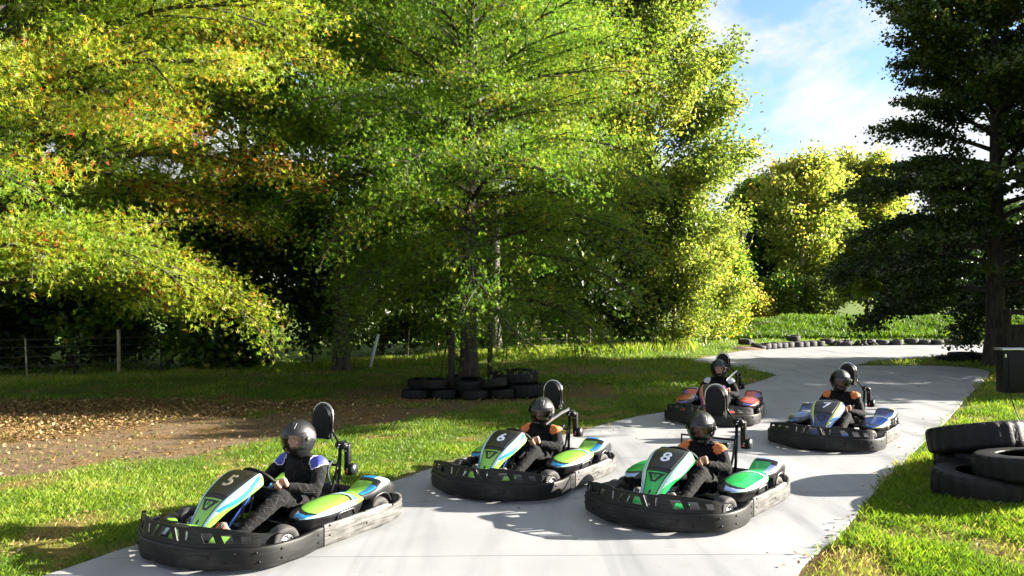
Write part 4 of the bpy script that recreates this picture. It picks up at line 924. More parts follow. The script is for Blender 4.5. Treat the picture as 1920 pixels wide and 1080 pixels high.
def prof_pt(prof, t):
    f = t*(len(prof)-1); i = min(int(f), len(prof)-2); u = f-i; P = catmull([(a, b, 0) for a, b in prof[max(0, i-1):i+3]], 1) if False else None
    a, b = prof[i], prof[i+1]; u2 = u
    return (a[0]*(1-u2)+b[0]*u2, a[1]*(1-u2)+b[1]*u2)
def smooth_prof(prof, per=3):
    c = catmull([(a, b, 0) for a, b in prof], per); return [(v.x, v.y) for v in c]
def smooth_tab(tab, ys):
    # cubic through the stations
    a = np.array(tab); P = [tuple(r) for r in tab]; out = []
    for y in ys:
        k = int(np.clip(np.searchsorted(a[:, 0], y)-1, 0, len(a)-2)); t = (y-a[k, 0])/(a[k+1, 0]-a[k, 0]); p0 = a[max(k-1, 0)]; p1 = a[k]; p2 = a[k+1]; p3 = a[min(k+2, len(a)-1)]
        out.append(0.5*((2*p1)+(p2-p0)*t+(2*p0-5*p1+4*p2-p3)*t*t+(3*p1-p0-3*p2+p3)*t**3))
    return out
def loft_grid(tab, prof, ny, per, y0=None, y1=None, j0=0, j1=None, off=0.0, close=True):
    y0 = tab[0][0] if y0 is None else y0; y1 = tab[-1][0] if y1 is None else y1; ys = np.linspace(y0, y1, ny); pr = smooth_prof(prof, per)
    rows = []
    for (y, st) in zip(ys, smooth_tab(tab, ys)):
        _, cx, w, zt, zl, zb = st; row = []
        for k, h in pr:
            z = zb+(zl-zb)*h if h <= 1 else zl+(zt-zl)*(h-1); row.append(Vector((cx+w*k, y, z)))
        rows.append(row)
    if off:
        A = rows; rows = []
        for i, r in enumerate(A):
            nr = []
            for j, p in enumerate(r):
                a = A[min(i+1, len(A)-1)][j]-A[max(i-1, 0)][j]; b = r[min(j+1, len(r)-1)]-r[max(j-1, 0)]; n = b.cross(a)
                if n.length > 1e-9: n.normalize()
                if n.z < 0 and abs(n.z) > .2: n = -n
                nr.append(p+n*off)
            rows.append(nr)
    if j1 is not None: rows = [r[j0:j1+1] for r in rows]
    return rows
def f_pod(mb):
    rows = loft_grid(POD, PODP, 36, 3); rows2 = [r+[r[0]] for r in rows]; mb.grid(rows2, 0, True)
    # mounting recess frame on the outer wall
    mb.tube(catmull([(.685, .02, .20), (.695, .03, .255), (.698, .12, .265), (.698, .21, .265), (.69, .23, .21)], 4), .012, 6)
    mb.tube([(.67, .12, .19), (.72, .12, .18)], .014, 6)
def f_pod_dark_block(mb): mb.box((.682, .12, .225), (.02, .16, .055), bev=.006)  # solid black block painting the dark of the mounting recess
def f_fender(mb):
    rows = loft_grid(FEN, FENP, 34, 3); mb.grid(rows, 0, True)
    # hoop tube around the rear wheel
    mb.tube(catmull([(.69, .47, .22), (.70, .49, .295), (.705, .58, .325), (.70, .67, .305), (.69, .73, .23)], 5), .009, 6)
# graphics: (u,v) -> material slot; slots 0 main, 1 second, 2 light, 3 black
def g_pod(rows):
    ni = len(rows)-1; nj = len(rows[0])-1
    def mf(i, j):
        u = (i+.5)/ni; v = (j+.5)/nj            # u front->rear, v inner->outer
        cu, cv = .40, .62; du, dv = (u-cu)/.30, (v-cv)/.34; e = du*du+dv*dv
        if v > .90 - .10*math.sin(u*3.1): return 2 if u < .75 else 0
        if e < 1: return 0
        if e < 1.35: return 3
        if u > .60 and v < .30+.5*(u-.6): return 1
        if .66 < u+.18*(v-.5) < .80: return 2
        if u > .8: return 0 if v > .45 else 1
        if v < .28: return 1 if u > .3 else 3
        return 3 if v < .42 else 1
    return mf
def g_fen(rows):
    ni = len(rows)-1; nj = len(rows[0])-1
    def mf(i, j):
        u = (i+.5)/ni; v = (j+.5)/nj
        if v > .86: return 3
        if u < .47: return 0 if v < .60 or u < .1 else (1 if .14 < u < .42 and v < .84 else 3)
        if u < .56: return 3 if v > .3 else 0
        if u < .86: return 1 if v < .55 else (2 if u < .76 else 3)
        return 3
    return mf
# --- front fairing
FT = [(0, -.925, .150, .055, .030, .020), (.12, -.895, .215, .060, .038, .030), (.30, -.830, .310, .075, .052, .045), (.46, -.750, .400, .098, .062, .060), (.60, -.660, .472, .128, .070, .070), (.80, -.50, .560, .158, .070, .075), (.93, -.395, .602, .160, .065, .070), (1.0, -.34, .605, .145, .050, .055)]
def fair_rows(nt, ns, off=0.0, t0=0, t1=1, s0=-1, s1=1):
    rows = []; TT = np.linspace(t0, t1, nt); ST = smooth_tab(FT, TT); ST2 = smooth_tab(FT, np.clip(TT+.02, 0, 1)); ST1 = smooth_tab(FT, np.clip(TT-.02, 0, 1))
    for a, b, c in zip(ST, ST2, ST1):
        _, y, z, hw, fw, fd = a; t = Vector((0, b[1]-c[1], b[2]-c[2])).normalized(); n = Vector((0, -t.z, t.y))
        row = []
        for s in np.linspace(s0, s1, ns):
            q = abs(s); sg = 1 if s >= 0 else -1
            if q <= .55: v = q/.55; p = Vector((sg*v*hw, y, z)) + n*(.012*(1-v*v)); nn = n
            else:
                v = (q-.55)/.45; th = v*PI/2*.92; p = Vector((sg*(hw+fw*math.sin(th)), y, z)) - n*(fd*(1-math.cos(th))*1.25); nn = (n*math.cos(th)+Vector((sg, 0, 0))*math.sin(th)).normalized()
            row.append(p+nn*off)
        rows.append(row)
    return rows
def f_fairing_shell(mb):
    A = fair_rows(40, 41); B = fair_rows(40, 41, -.008); mb.grid(A, 0, True); mb.grid([r[::-1] for r in B], 0, True)
    for i in range(39):
        for r0, r1, q0, q1 in ((A[i][0], A[i+1][0], B[i][0], B[i+1][0]), (A[i+1][-1], A[i][-1], B[i+1][-1], B[i][-1])): mb.add([r0, r1, q1, q0], [(0, 1, 2, 3)])
    mb.add(A[-1]+B[-1], [(k, k+1, k+42, k+41) for k in range(40)]); mb.add(A[0]+B[0], [(k+1, k, k+41, k+42) for k in range(40)])
    mb.box((0, -.92, .15), (.15, .06, .12), bev=.01)
def g_fair(nt, ns):
    def mf(i, j):
        t = (i+.5)/(nt-1); s = -1+2*(j+.5)/(ns-1); q = abs(s)
        if q > .56:     # flanks
            e = (q-.56)/.44
            w = e + .32*math.sin(t*7.0)
            if t < .05: return 3
            if w < .30: return 2
            if w < .62: return 1 if .42 < t < .95 or (s < 0) else 2
            return 0
        if q > .50: return 3
        if t < .08: return 3
        if t < .10: return 1
        if t > .56: return 3
        b = (t-.40)/.14             # badge triangle
        if 0 < b < 1.0 and q < .16+.30*b:
            return 0 if (.22 < b < .84 and q < .02+.22*b) else 3
        if abs(t-.26) < .035-.03*q/.16 and q < .10: return 3
        return 0
    return mf
def fair_frame(t):
    a = smooth_tab(FT, [t])[0]; b = smooth_tab(FT, [min(1, t+.03)])[0]; c = smooth_tab(FT, [t-.03])[0]
    tv = Vector((0, b[1]-c[1], b[2]-c[2])).normalized(); n = Vector((0, -tv.z, tv.y)); return Vector((0, a[1], a[2])), tv, n, a[3]
def text_mesh(txt, size, name):
    cu = bpy.data.curves.new(name, 'FONT'); cu.body = txt; cu.size = size; cu.align_x = 'CENTER'; cu.align_y = 'CENTER'; cu.extrude = .0008; cu.offset = size*.022
    o = bpy.data.objects.new(name, cu); COL.objects.link(o); dg = bpy.context.evaluated_depsgraph_get(); me = bpy.data.meshes.new_from_object(o.evaluated_get(dg)); bpy.data.objects.remove(o); me.name = name
    return me
def place_on(me, p, xax, yax, zax):
    Mx = Matrix((xax, yax, zax)).transposed().to_4x4(); Mx.translation = p; me.transform(Mx); return me
def f_plate(mb):
    rows = fair_rows(14, 15, .006, .60, .955, -.50, .50); rows2 = fair_rows(14, 15, .001, .60, .955, -.52, .52)
    mb.grid(rows, 0, True)
    per = rows[0]+[r[-1] for r in rows[1:]]+rows[-1][::-1][1:]+[r[0] for r in rows[::-1][1:-1]]
    per2 = rows2[0]+[r[-1] for r in rows2[1:]]+rows2[-1][::-1][1:]+[r[0] for r in rows2[::-1][1:-1]]; n = len(per)
    mb.add(per+per2, [(k, k+n, (k+1) % n+n, (k+1) % n) for k in range(n)])
WC = Vector((0, -.20, .515)); WN = Vector((0, .70, .71)).normalized(); WR = .165    # steering wheel centre, normal towards the driver, radius
WU = Vector((1, 0, 0)).cross(WN)*-1
def rim_pt(a): return WC + Vector((1, 0, 0))*math.cos(a)*WR + WU*math.sin(a)*WR*(1 if a % (2*PI) < PI else .92)
def f_wheel_rim(mb): mb.tube([rim_pt(2*PI*i/48) for i in range(48)], .0155, 10, closed=True)
def f_wheel_hub(mb):
    for a in (R(0), R(180), R(270)): mb.tube([WC-WN*.02, WC*.5+rim_pt(a)*.5-WN*.012, rim_pt(a)], [.014, .010, .008], 6)
    mb.tube([WC-WN*.03, WC-WN*.005], [.045, .04], 16)
def f_column(mb): mb.tube([WC-WN*.02, WC-WN*.30], .013, 8); mb.tube([WC-WN*.30, Vector((0, -.64, .09))], .013, 8)
def f_col_black(mb):
    mb.tube([WC-WN*.04, WC-WN*.14], .021, 8); mb.tube([WC-WN*.12+Vector((.01, 0, 0)), Vector((.07, -.42, .10))], .008, 6); mb.tube([WC-WN*.12-Vector((.01, 0, 0)), Vector((-.07, -.42, .10))], .008, 6)
def f_seat(mb):
    st = [(-.02, .11, .145, .03), (.10, .105, .165, .05), (.22, .10, .18, .10), (.33, .13, .185, .15), (.41, .22, .19, .16), (.46, .33, .19, .14), (.50, .45, .185, .10), (.53, .56, .165, .05)]
    def rows(off):
        rr = []
        for (y, z, w, d) in st:
            row = []
            for k in range(13):
                a = -1+2*k/12; e = abs(a); row.append(Vector((a*(w+off), y-d*1.1*max(0, e-.5)*1.2 - off*.5, z+ (d*1.25*max(0, e-.35)**1.3*1.6 if y < .42 else d*.8*max(0, e-.45)) - off)))
            rr.append(row)
        return rr
    A = rows(0); B = rows(.012); mb.grid(A, 0, True); mb.grid([r[::-1] for r in B], 0, True); per = lambda X: X[0]+[r[-1] for r in X[1:]]+X[-1][::-1][1:]+[r[0] for r in X[::-1][1:-1]]
    p, q = per(A), per(B); n = len(p); mb.add(p+q, [(k, (k+1) % n, (k+1) % n+n, k+n) for k in range(n)])
def f_pad(mb):
    # round-topped slab with rounded rim; face = -Y
    o = []; w = .105; h = .32; zb = 0
    for k in range(13): q = PI*k/12; o.append((w*math.cos(q), h-w+w*math.sin(q)))
    o += [(-w, .02), (-w+.02, 0), (w-.02, 0), (w, .02)]
    n = len(o); cz = h/2; L_ = [(1.0, .03), (1.0, -.012), (.93, -.03), (.75, -.037), (.4, -.04)]
    V = []
    for (k, y) in [(.9, .036)]+L_: V += [(x*k, y, cz+(z-cz)*(k if k > .95 else k*.5+.5*k)) for x, z in o]
    F = []
    for r in range(len(L_)):
        for i in range(n): F.append((r*n+i, (r+1)*n+i, (r+1)*n+(i+1) % n, r*n+(i+1) % n))
    F.append(tuple(range(n))); F.append(tuple(len(L_)*n+i for i in range(n))[::-1]); mb.add(V, F, 0, False)
def f_padtube(mb):
    w = .118; h = .325; pts = [(w, .01, -.01), (w, .01, .1)]+[(w*math.cos(PI*k/14), .01, h-.105+.118*math.sin(PI*k/14)) for k in range(0, 15)]+[(-w, .01, .12)]
    mb.tube(pts, .008, 8)
def f_post(mb):
    mb.tube([(.30, .50, .10), (.31, .53, .34), (.315, .545, .74)], .017, 8); mb.tube([(.30, .30, .10), (.31, .46, .40), (.315, .54, .66)], .013, 8)
    mb.tube([(-.30, .52, .10), (-.31, .54, .56), (.315, .545, .56)], .013, 8)
def f_arm(mb):
    mb.tube(catmull([(.315, .56, .735), (.285, .56, .765), (.235, .565, .82), (.200, .565, .87), (.196, .565, .95), (.193, .565, 1.02)], 4), .011, 8)
def f_hinge(mb):
    mb.box((.335, .55, .75), (.10, .07, .055), bev=.015); mb.tube([(.325, .50, .755), (.325, .60, .755)], .034, 14); mb.tube([(.37, .505, .745), (.37, .60, .745)], .026, 12)
def f_lever(mb):
    mb.box((.372, .585, .635), (.055, .05, .25), bev=.012); mb.box((.385, .60, .525), (.085, .07, .11), bev=.02)
def f_lamp(mb): mb.tube([(.428, .60, .53), (.447, .60, .53)], [.055, .05], 18)
def f_refl(mb): mb.tube([(.375, .560, .505), (.375, .570, .505)], [.016, .018], 12)
def f_bolt2(mb):
    for p in ((.345, .497, .762), (.372, .556, .70), (.386, .560, .53), (.333, .50, .735)): mb.tube([(p[0], p[1]-.006, p[2]), (p[0], p[1]+.004, p[2])], .009, 8)
def f_strap(mb):
    P = [Vector(p) for p in ((.285, .47, .785), (.24, .38, .75), (.19, .30, .70), (.14, .20, .64))]; rows = []
    for p in P: rows.append([p+Vector((0, -.004, -.018)), p+Vector((0, -.010, .018)), p+Vector((0, .004, .018)), p+Vector((0, .010, -.018)), p+Vector((0, -.004, -.018))])
    mb.grid(rows, 0, True)
def f_belt(mb): mb.tube(catmull([(.20, .50, .20), (.225, .44, .36), (.205, .42, .50), (.23, .46, .60)], 5), .010, 6)
def f_engine(mb):
    mb.box((-.30, .42, .20), (.20, .24, .20), bev=.02); mb.tube([(-.30, .56, .26), (-.30, .72, .26)], .05, 14)
    for k in range(5): mb.box((-.30, .42, .30+k*.012), (.17, .2, .005))
def f_tank(mb): mb.box((0, -.36, .135), (.17, .20, .12), bev=.03)
def f_pedal(sg):
    def f(mb):
        mb.tube([(sg*.17, -.72, .08), (sg*.17, -.76, .24)], .009, 6); mb.box((sg*.17, -.775, .25), (.09, .015, .07), Matrix.Rotation(R(-25), 3, 'X'), bev=.005); mb.tube([(sg*.06, -.72, .09), (sg*.27, -.72, .09)], .010, 6)
    return f
def f_nosecone(mb):   # coloured nose panel lying behind the windows of the apron
    rows = []
    for k in range(25):
        x = -.64+1.28*k/24; e = abs(x)/.64; yf = -1.085+.36*e**2.2
        rows.append([(x, yf, .13), (x, yf-.012, .17), (x, yf+.0, .235-.03*e), (x, yf+.045, .280-.05*e), (x, yf+.12, .300-.06*e), (x, yf+.20, .28-.06*e), (x, yf+.22, .22)])
    mb.grid(rows, 0, True, None)
def g_nose(i, j): return 3 if j < 1 or j == 3 or abs(i-11.5) > 8 else (0 if abs(i-11.5) < 1.2 or i in (4, 5, 18, 19) else (2 if i in (9, 14) and j > 1 else 3))
def build_kart(pal, number, numcol, label, X, Y, a, padz=0.0, badge=True, group='rental karts driving round the bend', strap=False, plain_belt=True, bag=False):
    """pal = (main, second, light) materials"""
    root = empty('go_kart', (X, Y, 0), R(a), label=label, cat='go-kart', group=group)
    P = [pal[0], pal[1], pal[2], M['black']]; pk = pal[0].name
    def part(name, key, fn, mats, mirror=False, parent=root, **kw):
        me = cached(key, lambda: mesh_of(fn, name, mats, mirror)); return link(name, me, None, parent, **kw)
    fb = part('front_bumper', 'fb', f_front_band, M['scuff']); part('apron', 'fa', f_front_apron, M['scuff'], parent=fb)
    bo = part('bolts', 'bolts', f_bolts, M['matte']); bo['kind'] = 'stuff'
    for mi in (False, True):
        part('side_bumper', ('sb', mi), f_side_band, M['scuff2'], mi)
        pod = part('side_pod', ('pod', mi), f_pod, M['black'], mi); part('dark_recess_block', ('ph', mi), f_pod_dark_block, M['suitplain'], mi, pod)
        rows = loft_grid(POD, PODP, 70, 8, -.285, .44, None, None, .0022)
        nj = len(rows[0]); lo, hi = int(nj*.20), int(nj*.80)
        me = cached(('pg', pk, mi), lambda: (lambda mb: mb.grid([r[lo:hi] for r in rows], 0, True, g_pod([r[lo:hi] for r in rows])) and mb.mesh('graphic_panel', P, mi))(MB())); link('graphic_panel', me, None, pod)
        fe = part('rear_fender', ('fen', mi), f_fender, M['black'], mi)
        rows = loft_grid(FEN, FENP, 60, 8, .31, .855, None, None, .0022); nj = len(rows[0]); lo, hi = int(nj*.16), int(nj*.86)
        me = cached(('fg', pk, mi), lambda: (lambda mb: mb.grid([r[lo:hi] for r in rows], 0, True, g_fen([r[lo:hi] for r in rows])) and mb.mesh('graphic_panel', P, mi))(MB())); link('graphic_panel', me, None, fe)
        sg = -1 if mi else 1
        for (nm, x, y, w, r, kk) in (('front', .575, -.49, .125, .132, 'f'), ('rear', .60, .60, .17, .142, 'r')):
            t = part('wheel', ('t', kk, mi), f_tyre(w, r), M['rubber'], mi, loc=(sg*x, y, r+.002), rot=(0, 0, R(-9) if kk == 'f' else 0))
            part('rim', ('r', kk, mi), f_rim(w, r), M['alloy'], mi, t)
        part('pedal', ('pedal', mi), f_pedal(sg), M['redpaint'] if not mi else M['chrome'])
    part('rear_bumper', 'rb', f_rear_band, M['scuff']); part('floor_pan', 'fl', f_floor, M['matte']); part('frame_tubes', 'fr', f_frame, M['matte'])
    me = cached(('nose', pk), lambda: (lambda mb: f_nosecone(mb) or mb.mesh('nose_panel', P))(MB())); no = link('nose_panel', me, None, root)
    if not CACHE.get(('nosec', pk)):
        CACHE[('nosec', pk)] = 1; me.polygons.foreach_set('material_index', [g_nose(k//6, k % 6) for k in range(len(me.polygons))])
    fs = part('front_fairing', 'fs', f_fairing_shell, M['black'])
    def mk():
        mb = MB(); NT, NS = 110, 121; mb.grid(fair_rows(NT, NS, .0022, 0.0, .985), 0, True, g_fair(NT, NS)); return mb.mesh('graphic_panel', P)
    link('graphic_panel', cached(('fgx', pk), mk), None, fs)
    part('number_plate', 'plate', f_plate, M['plate'], parent=fs)
    if number:
        p, tv, n, hw = fair_frame(.765); me = place_on(text_mesh(number, .19, 'number'), p+n*.0195, Vector((1, 0, 0)), tv, n); link('number', me, numcol, fs)
    if badge:
        p, tv, n, hw = fair_frame(.478); mb = MB(); c = p+n*.0155
        for rr in (.017, .010): mb.tube([c+(Vector((1, 0, 0))*math.cos(2*PI*k/20)+tv*math.sin(2*PI*k/20))*rr for k in range(20 if rr > .012 else 16)], .0016, 5, closed=rr > .012)
        mb.build('badge', M['black'], fs)
    part('steering_wheel', 'sw', f_wheel_rim, M['pad']); o = part('steering_column', 'sc', f_column, M['chrome'] if 'blue' not in label else M['bluetube']); part('boot', 'scb', f_col_black, M['black'], parent=o)
    part('seat', 'seat', f_seat, M['black']); hp = part('headrest', 'pad', f_pad, M['pad'], loc=(.025, .52, .765+padz), rot=(R(-4), 0, R(3))); part('edge_tube', 'padt', f_padtube, M['chrome'], parent=hp)
    po = part('headrest_post', 'post', f_post, M['matte'], loc=(-.045, -.035, -.02+padz)); part('arm', 'arm', f_arm, M['matte'], parent=po); part('hinge', 'hinge', f_hinge, M['matte'], parent=po)
    part('bolts', 'b2', f_bolt2, M['chrome'], parent=po)['kind'] = 'stuff'
    lv = part('lever', 'lever', f_lever, M['matte'], loc=(-.045, -.035, -.02+padz)); part('lamp', 'lamp', f_lamp, M['black'], parent=lv); part('reflector', 'refl', f_refl, M['lamp_red'], parent=lv)
    if strap: part('shoulder_bar', ('strap', strap.name), f_strap, strap)
    part('seat_stay', 'belt', f_belt, M['chrome']); part('engine', 'eng', f_engine, M['matte']); part('fuel_tank', 'tank', f_tank, M['black'])
    return root

# ------------------------------------------------------------------ drivers
def ball(mb, c, r, n=12, rot=None):
    r = (r, r, r) if not isinstance(r, (tuple, list)) else r; V = []; F = []; k = n//2+1
    for i in range(k+1):
        th = PI*i/k
        for j in range(n):
            q = 2*PI*j/n; v = Vector((r[0]*math.sin(th)*math.cos(q), r[1]*math.sin(th)*math.sin(q), r[2]*math.cos(th)))
            if rot: v = rot @ v
            V.append(v+Vector(c))
    for i in range(k):
        for j in range(n): F.append((i*n+j, (i+1)*n+j, (i+1)*n+(j+1) % n, i*n+(j+1) % n))
    mb.add(V, F, 0, True)
def chain(mb, pts, rad, dens=.35, n=12, flat=None):
    pts = [Vector(p) for p in pts]
    for i in range(len(pts)-1):
        a, b = pts[i], pts[i+1]; L_ = (b-a).length; k = max(2, int(L_/(min(rad[i], rad[i+1])*dens)))
        for q in range(k+1):
            t = q/k; ball(mb, a.lerp(b, t), rad[i]*(1-t)+rad[i+1]*t, n)
def remeshed(mb, voxel, smooth=4, fac=.5):
    me = mb.mesh('tmp'); o = bpy.data.objects.new('tmp', me); COL.objects.link(o)
    m = o.modifiers.new('r', 'REMESH'); m.mode = 'VOXEL'; m.voxel_size = voxel; m.adaptivity = 0; s = o.modifiers.new('s', 'SMOOTH'); s.iterations = smooth; s.factor = fac
    dg = bpy.context.evaluated_depsgraph_get(); out = bpy.data.meshes.new_from_object(o.evaluated_get(dg)); bpy.data.objects.remove(o); bpy.data.meshes.remove(me)
    n = len(out.vertices); V = np.empty(n*3, np.float32); out.vertices.foreach_get('co', V); Fs = [tuple(p.vertices) for p in out.polygons]
    N_ = np.empty(n*3, np.float32); out.vertices.foreach_get('normal', N_); bpy.data.meshes.remove(out); return V.reshape(-1, 3), Fs, N_.reshape(-1, 3)
def hand(mb, g, wrist, tang, sgn):
    """fingers closed round the rim at g; tang = rim direction (thumb end)"""
    T = tang.normalized(); W_ = (wrist-g); W_ = (W_-T*W_.dot(T)).normalized(); S_ = T.cross(W_)
    if S_.dot(-WN) < 0: S_ = -S_
    rr = .0155
    def pol(ang, rad, t): return g + (W_*math.cos(ang)+S_*math.sin(ang))*rad + T*t
    for k, (t, fr, ln) in enumerate([(.030, .0088, 1.0), (.010, .0092, 1.06), (-.010, .0088, 1.0), (-.029, .0078, .84)]):
        a0 = R(18); a1 = a0+R(205)*ln; pts = []; rad = []
        for q in range(7):
            f = q/6; kn = .010 if q in (0, 1) else (.003 if q in (3, 5) else 0); pts.append(pol(a0+(a1-a0)*f, rr+fr+.001+kn*(1-f), t*(1+.15*(1-f)))); rad.append(fr*(1.08-.22*f))
        chain(mb, [pol(R(2), .052, t*.9)]+pts, [fr*1.1]+rad, .5, 10)
    # palm and thumb
    for t in (-.026, -.008, .010, .026):
        chain(mb, [pol(R(-8), .030, t), pol(R(0), .060, t*.85), pol(R(0), .085, t*.6)], [.0125, .0140, .0150], .5, 10)
    chain(mb, [pol(R(-14), .072, .022), pol(R(-34), .050, .040), pol(R(-62), .034, .050), pol(R(-100), .028, .047), pol(R(-128), .027, .040)], [.0135, .0125, .0108, .0100, .0082], .5, 10)
    chain(mb, [pol(0, .080, .0), wrist], [.021, .023], .5, 10)
def driver(label, X, Y, a, sm, shoulder, hz=.80, clear=False, look=0, tilt=0, size=1.0, nod=0, sx=0.0, group='drivers in black helmets'):
    root = empty('person', (X, Y, 0), R(a), label=label, cat='person', group=group)
    zs = hz-.205; hd = Vector((sx, .235, hz)); sh = [Vector((-.20*size+sx*.5, .295, zs-.015)), Vector((.20*size+sx*.5, .295, zs-.015))]
    gr = [rim_pt(R(165)), rim_pt(R(15))]
    body = MB(); hip = Vector((0, .27, .20)); chest = Vector((sx*.3, .30, zs-.12)); nk = Vector((sx*.6, .285, zs+.05))
    ball(body, hip, (.165, .15, .12)); ball(body, hip.lerp(chest, .35), (.155*size, .125, .14)); ball(body, hip.lerp(chest, .7), (.165*size, .125, .14)); ball(body, chest, (.19*size, .13, .14), 14)
    ball(body, chest.lerp(nk, .45), (.175*size, .105, .10), 14); chain(body, [sh[0], nk-Vector((0, 0, .03)), sh[1]], [.068, .070, .068]); chain(body, [nk, hd+Vector((0, .01, -.05))], [.062, .058])
    wr = []
    for i, sg in enumerate((-1, 1)):
        el = Vector((sg*.325, .13, .385)); g = gr[i]; fa = (el-g).normalized(); w = g+fa*.105+Vector((0, 0, -.006)); wr.append(w)
        chain(body, [sh[i], sh[i].lerp(el, .5)+Vector((sg*.012, .0, 0)), el], [.070*size, .062*size, .055]); chain(body, [el, el.lerp(w, .5), w+fa*.01], [.055, .052, .042])
        hj = Vector((sg*.10, .24, .185)); kn = Vector((sg*.185, -.16, .375)); an = Vector((sg*.165, -.585, .135))
        chain(body, [hj, hj.lerp(kn, .5)+Vector((0, 0, .005)), kn], [.100, .088, .072]); chain(body, [kn, kn.lerp(an, .35), an], [.072, .066, .048])
        chain(body, [an, an+Vector((0, -.05, .0))], [.045, .045]); 
        ft = an+Vector((0, -.05, -.005)); chain(body, [ft, ft+Vector((sg*.01, -.07, .045)), ft+Vector((sg*.015, -.125, .13))], [.048, .045, .040])
    V, F, N_ = remeshed(body, .013, 5)
    # cloth folds
    nz = np.array([mnoise.fractal(Vector((float(v[0])*17, float(v[1])*17, float(v[2])*23)), .8, 2.1, 3) for v in V]); V = V + N_*(np.abs(nz)[:, None]*.011-.003)
    C = np.array([np.mean(V[list(f)], axis=0) for f in F])
    mi = np.zeros(len(F), int); mi[(C[:, 1] < -.60)] = 2; mi[C[:, 2] > zs+.12] = 1
    hm = MB()
    for i in (0, 1): hand(hm, gr[i], wr[i], WU, (-1, 1)[i])
    V2, F2, _ = remeshed(hm, .0042, 3)
    head = MB(); ball(head, (0, 0, .02), (.078, .095, .105), 16); ball(head, (0, -.055, -.045), (.052, .040, .055), 12); chain(head, [(0, -.088, .022), (0, -.108, -.012)], [.010, .015]); ball(head, (0, -.082, .045), (.055, .018, .014)); 
    for sg in (-1, 1): ball(head, (sg*.040, -.070, -.012), (.024, .020, .024)); ball(head, (sg*.031, -.088, .022), (.016, .006, .010))
    ball(head, (0, -.090, -.052), (.024, .012, .006)); ball(head, (0, -.088, -.064), (.020, .012, .006)); chain(head, [(0, .01, -.04), (0, .03, -.10)], [.055, .055])
    V3, F3, _ = remeshed(head, .0060, 2)
    Hm = Matrix.Translation(hd) @ Matrix.Rotation(R(look), 4, 'Z') @ Matrix.Rotation(R(tilt), 4, 'Y') @ Matrix.Rotation(R(nod), 4, 'X')
    V3 = np.array([tuple(Hm @ Vector(v)) for v in V3])
    n1, n2 = len(V), len(V2); AV = np.concatenate([V, V2, V3]); AF = F+[tuple(i+n1 for i in f) for f in F2]+[tuple(i+n1+n2 for i in f) for f in F3]
    mb = MB(); mb.V = [tuple(v) for v in AV]; mb.F = AF; mb.M = [int(x) for x in mi]+[1]*(len(F2)+len(F3)); mb.S = [True]*len(AF)
    mb.build('body', [sm, M['skin'], M['shoe']], root)
    for w in wr:   # knitted cuffs
        pass
    # shoulder panels, cut from the suit surface
    if shoulder:
        for sg in (-1, 1):
            sel = []
            for f, c in zip(F, C):
                n = N_[list(f)].mean(axis=0); x = (c[0]-sx*.5)*sg
                if ((x-.205*size)/.068)**2+((c[2]-zs-.02)/.075)**2+((c[1]-.27)/.12)**2 < 1 and n[2] > -.2: sel.append(f)
            if not sel: continue
            ids = sorted({i for f in sel for i in f}); mp = {k: j for j, k in enumerate(ids)}
            pm = MB(); VV = V + N_*.004; pm.add([tuple(VV[i]) for i in ids], [tuple(mp[i] for i in f) for f in sel], 0, True)
            cnt = {}
            for f in sel:
                for q in range(len(f)): cnt[(f[q], f[(q+1) % len(f)])] = 1
            pm.build('shoulder_panel', shoulder, root)
            be = [(a_, b_) for (a_, b_) in cnt if (b_, a_) not in cnt]; tm = MB()
            for a_, b_ in be: tm.tube([tuple(VV[a_]), tuple(VV[b_])], .0035, 4, caps=False)
            tm.build('piping', M['whiteline'] if shoulder.name.startswith('blue') else M['suitplain'], root)
    # helmet
    def hs(th, ph, off=0.0):
        """th azimuth (0 = face, -Y), ph elevation"""
        x = math.sin(th)*math.cos(ph); y = -math.cos(th)*math.cos(ph); z = math.sin(ph)
        rx, ry, rz = .146+off, .172+off, (.172+off if z > 0 else .190+off)
        k = 1.0
        if z < 0: chin = max(0, -y); rx2 = rx*(1-.16*(-z)); ry2 = ry*(1-.10*(-z)+.10*chin*min(1, -z*2)); return Vector((x*rx2, y*ry2, z*rz+.012))
        return Vector((x*rx, y*ry-.006*z, z*rz+.012))
    hg = MB(); NT, NP = 64, 36; ph0, ph1 = R(-62), R(90); keep = []
    V_ = [[hs(2*PI*i/NT, ph0+(ph1-ph0)*j/NP) for i in range(NT)] for j in range(NP+1)]; flat = [p for r in V_ for p in r]; flat_in = [Vector((p.x*.9, p.y*.9, (p.z-.01)*.9+.01)) for p in flat]; Fh = []
    for j in range(NP):
        for i in range(NT):
            th = (2*PI*(i+.5)/NT+PI) % (2*PI)-PI; ph = ph0+(ph1-ph0)*(j+.5)/NP
            if abs(th) < R(64) and R(-24)-.0*abs(th) < ph < R(20)-abs(th)*.10: continue
            Fh.append((j*NT+i, j*NT+(i+1) % NT, (j+1)*NT+(i+1) % NT, (j+1)*NT+i))
    n = len(flat); cnt = {}
    for f in Fh:
        for q in range(4): cnt[(f[q], f[(q+1) % 4])] = 1
    rim = [(a_, b_, b_+n, a_+n) for (a_, b_) in cnt if (b_, a_) not in cnt]
    hg.add([Hm @ p for p in flat+flat_in], Fh+[tuple(i+n for i in reversed(f)) for f in Fh]+[tuple(reversed(r)) for r in rim], 0, True)
    ho = hg.build('helmet', M['helmet'], root); auto_smooth_edges(ho.data, 50)
    vg = MB(); rows = []
    for j in range(15): rows.append([Hm @ hs(R(-80)+R(160)*i/32, R(-27)+R(52)*j/14, .006) for i in range(33)])
    vg.grid(rows, 0, True); vg.build('visor', M['visor'] if clear else M['visor2'], ho)
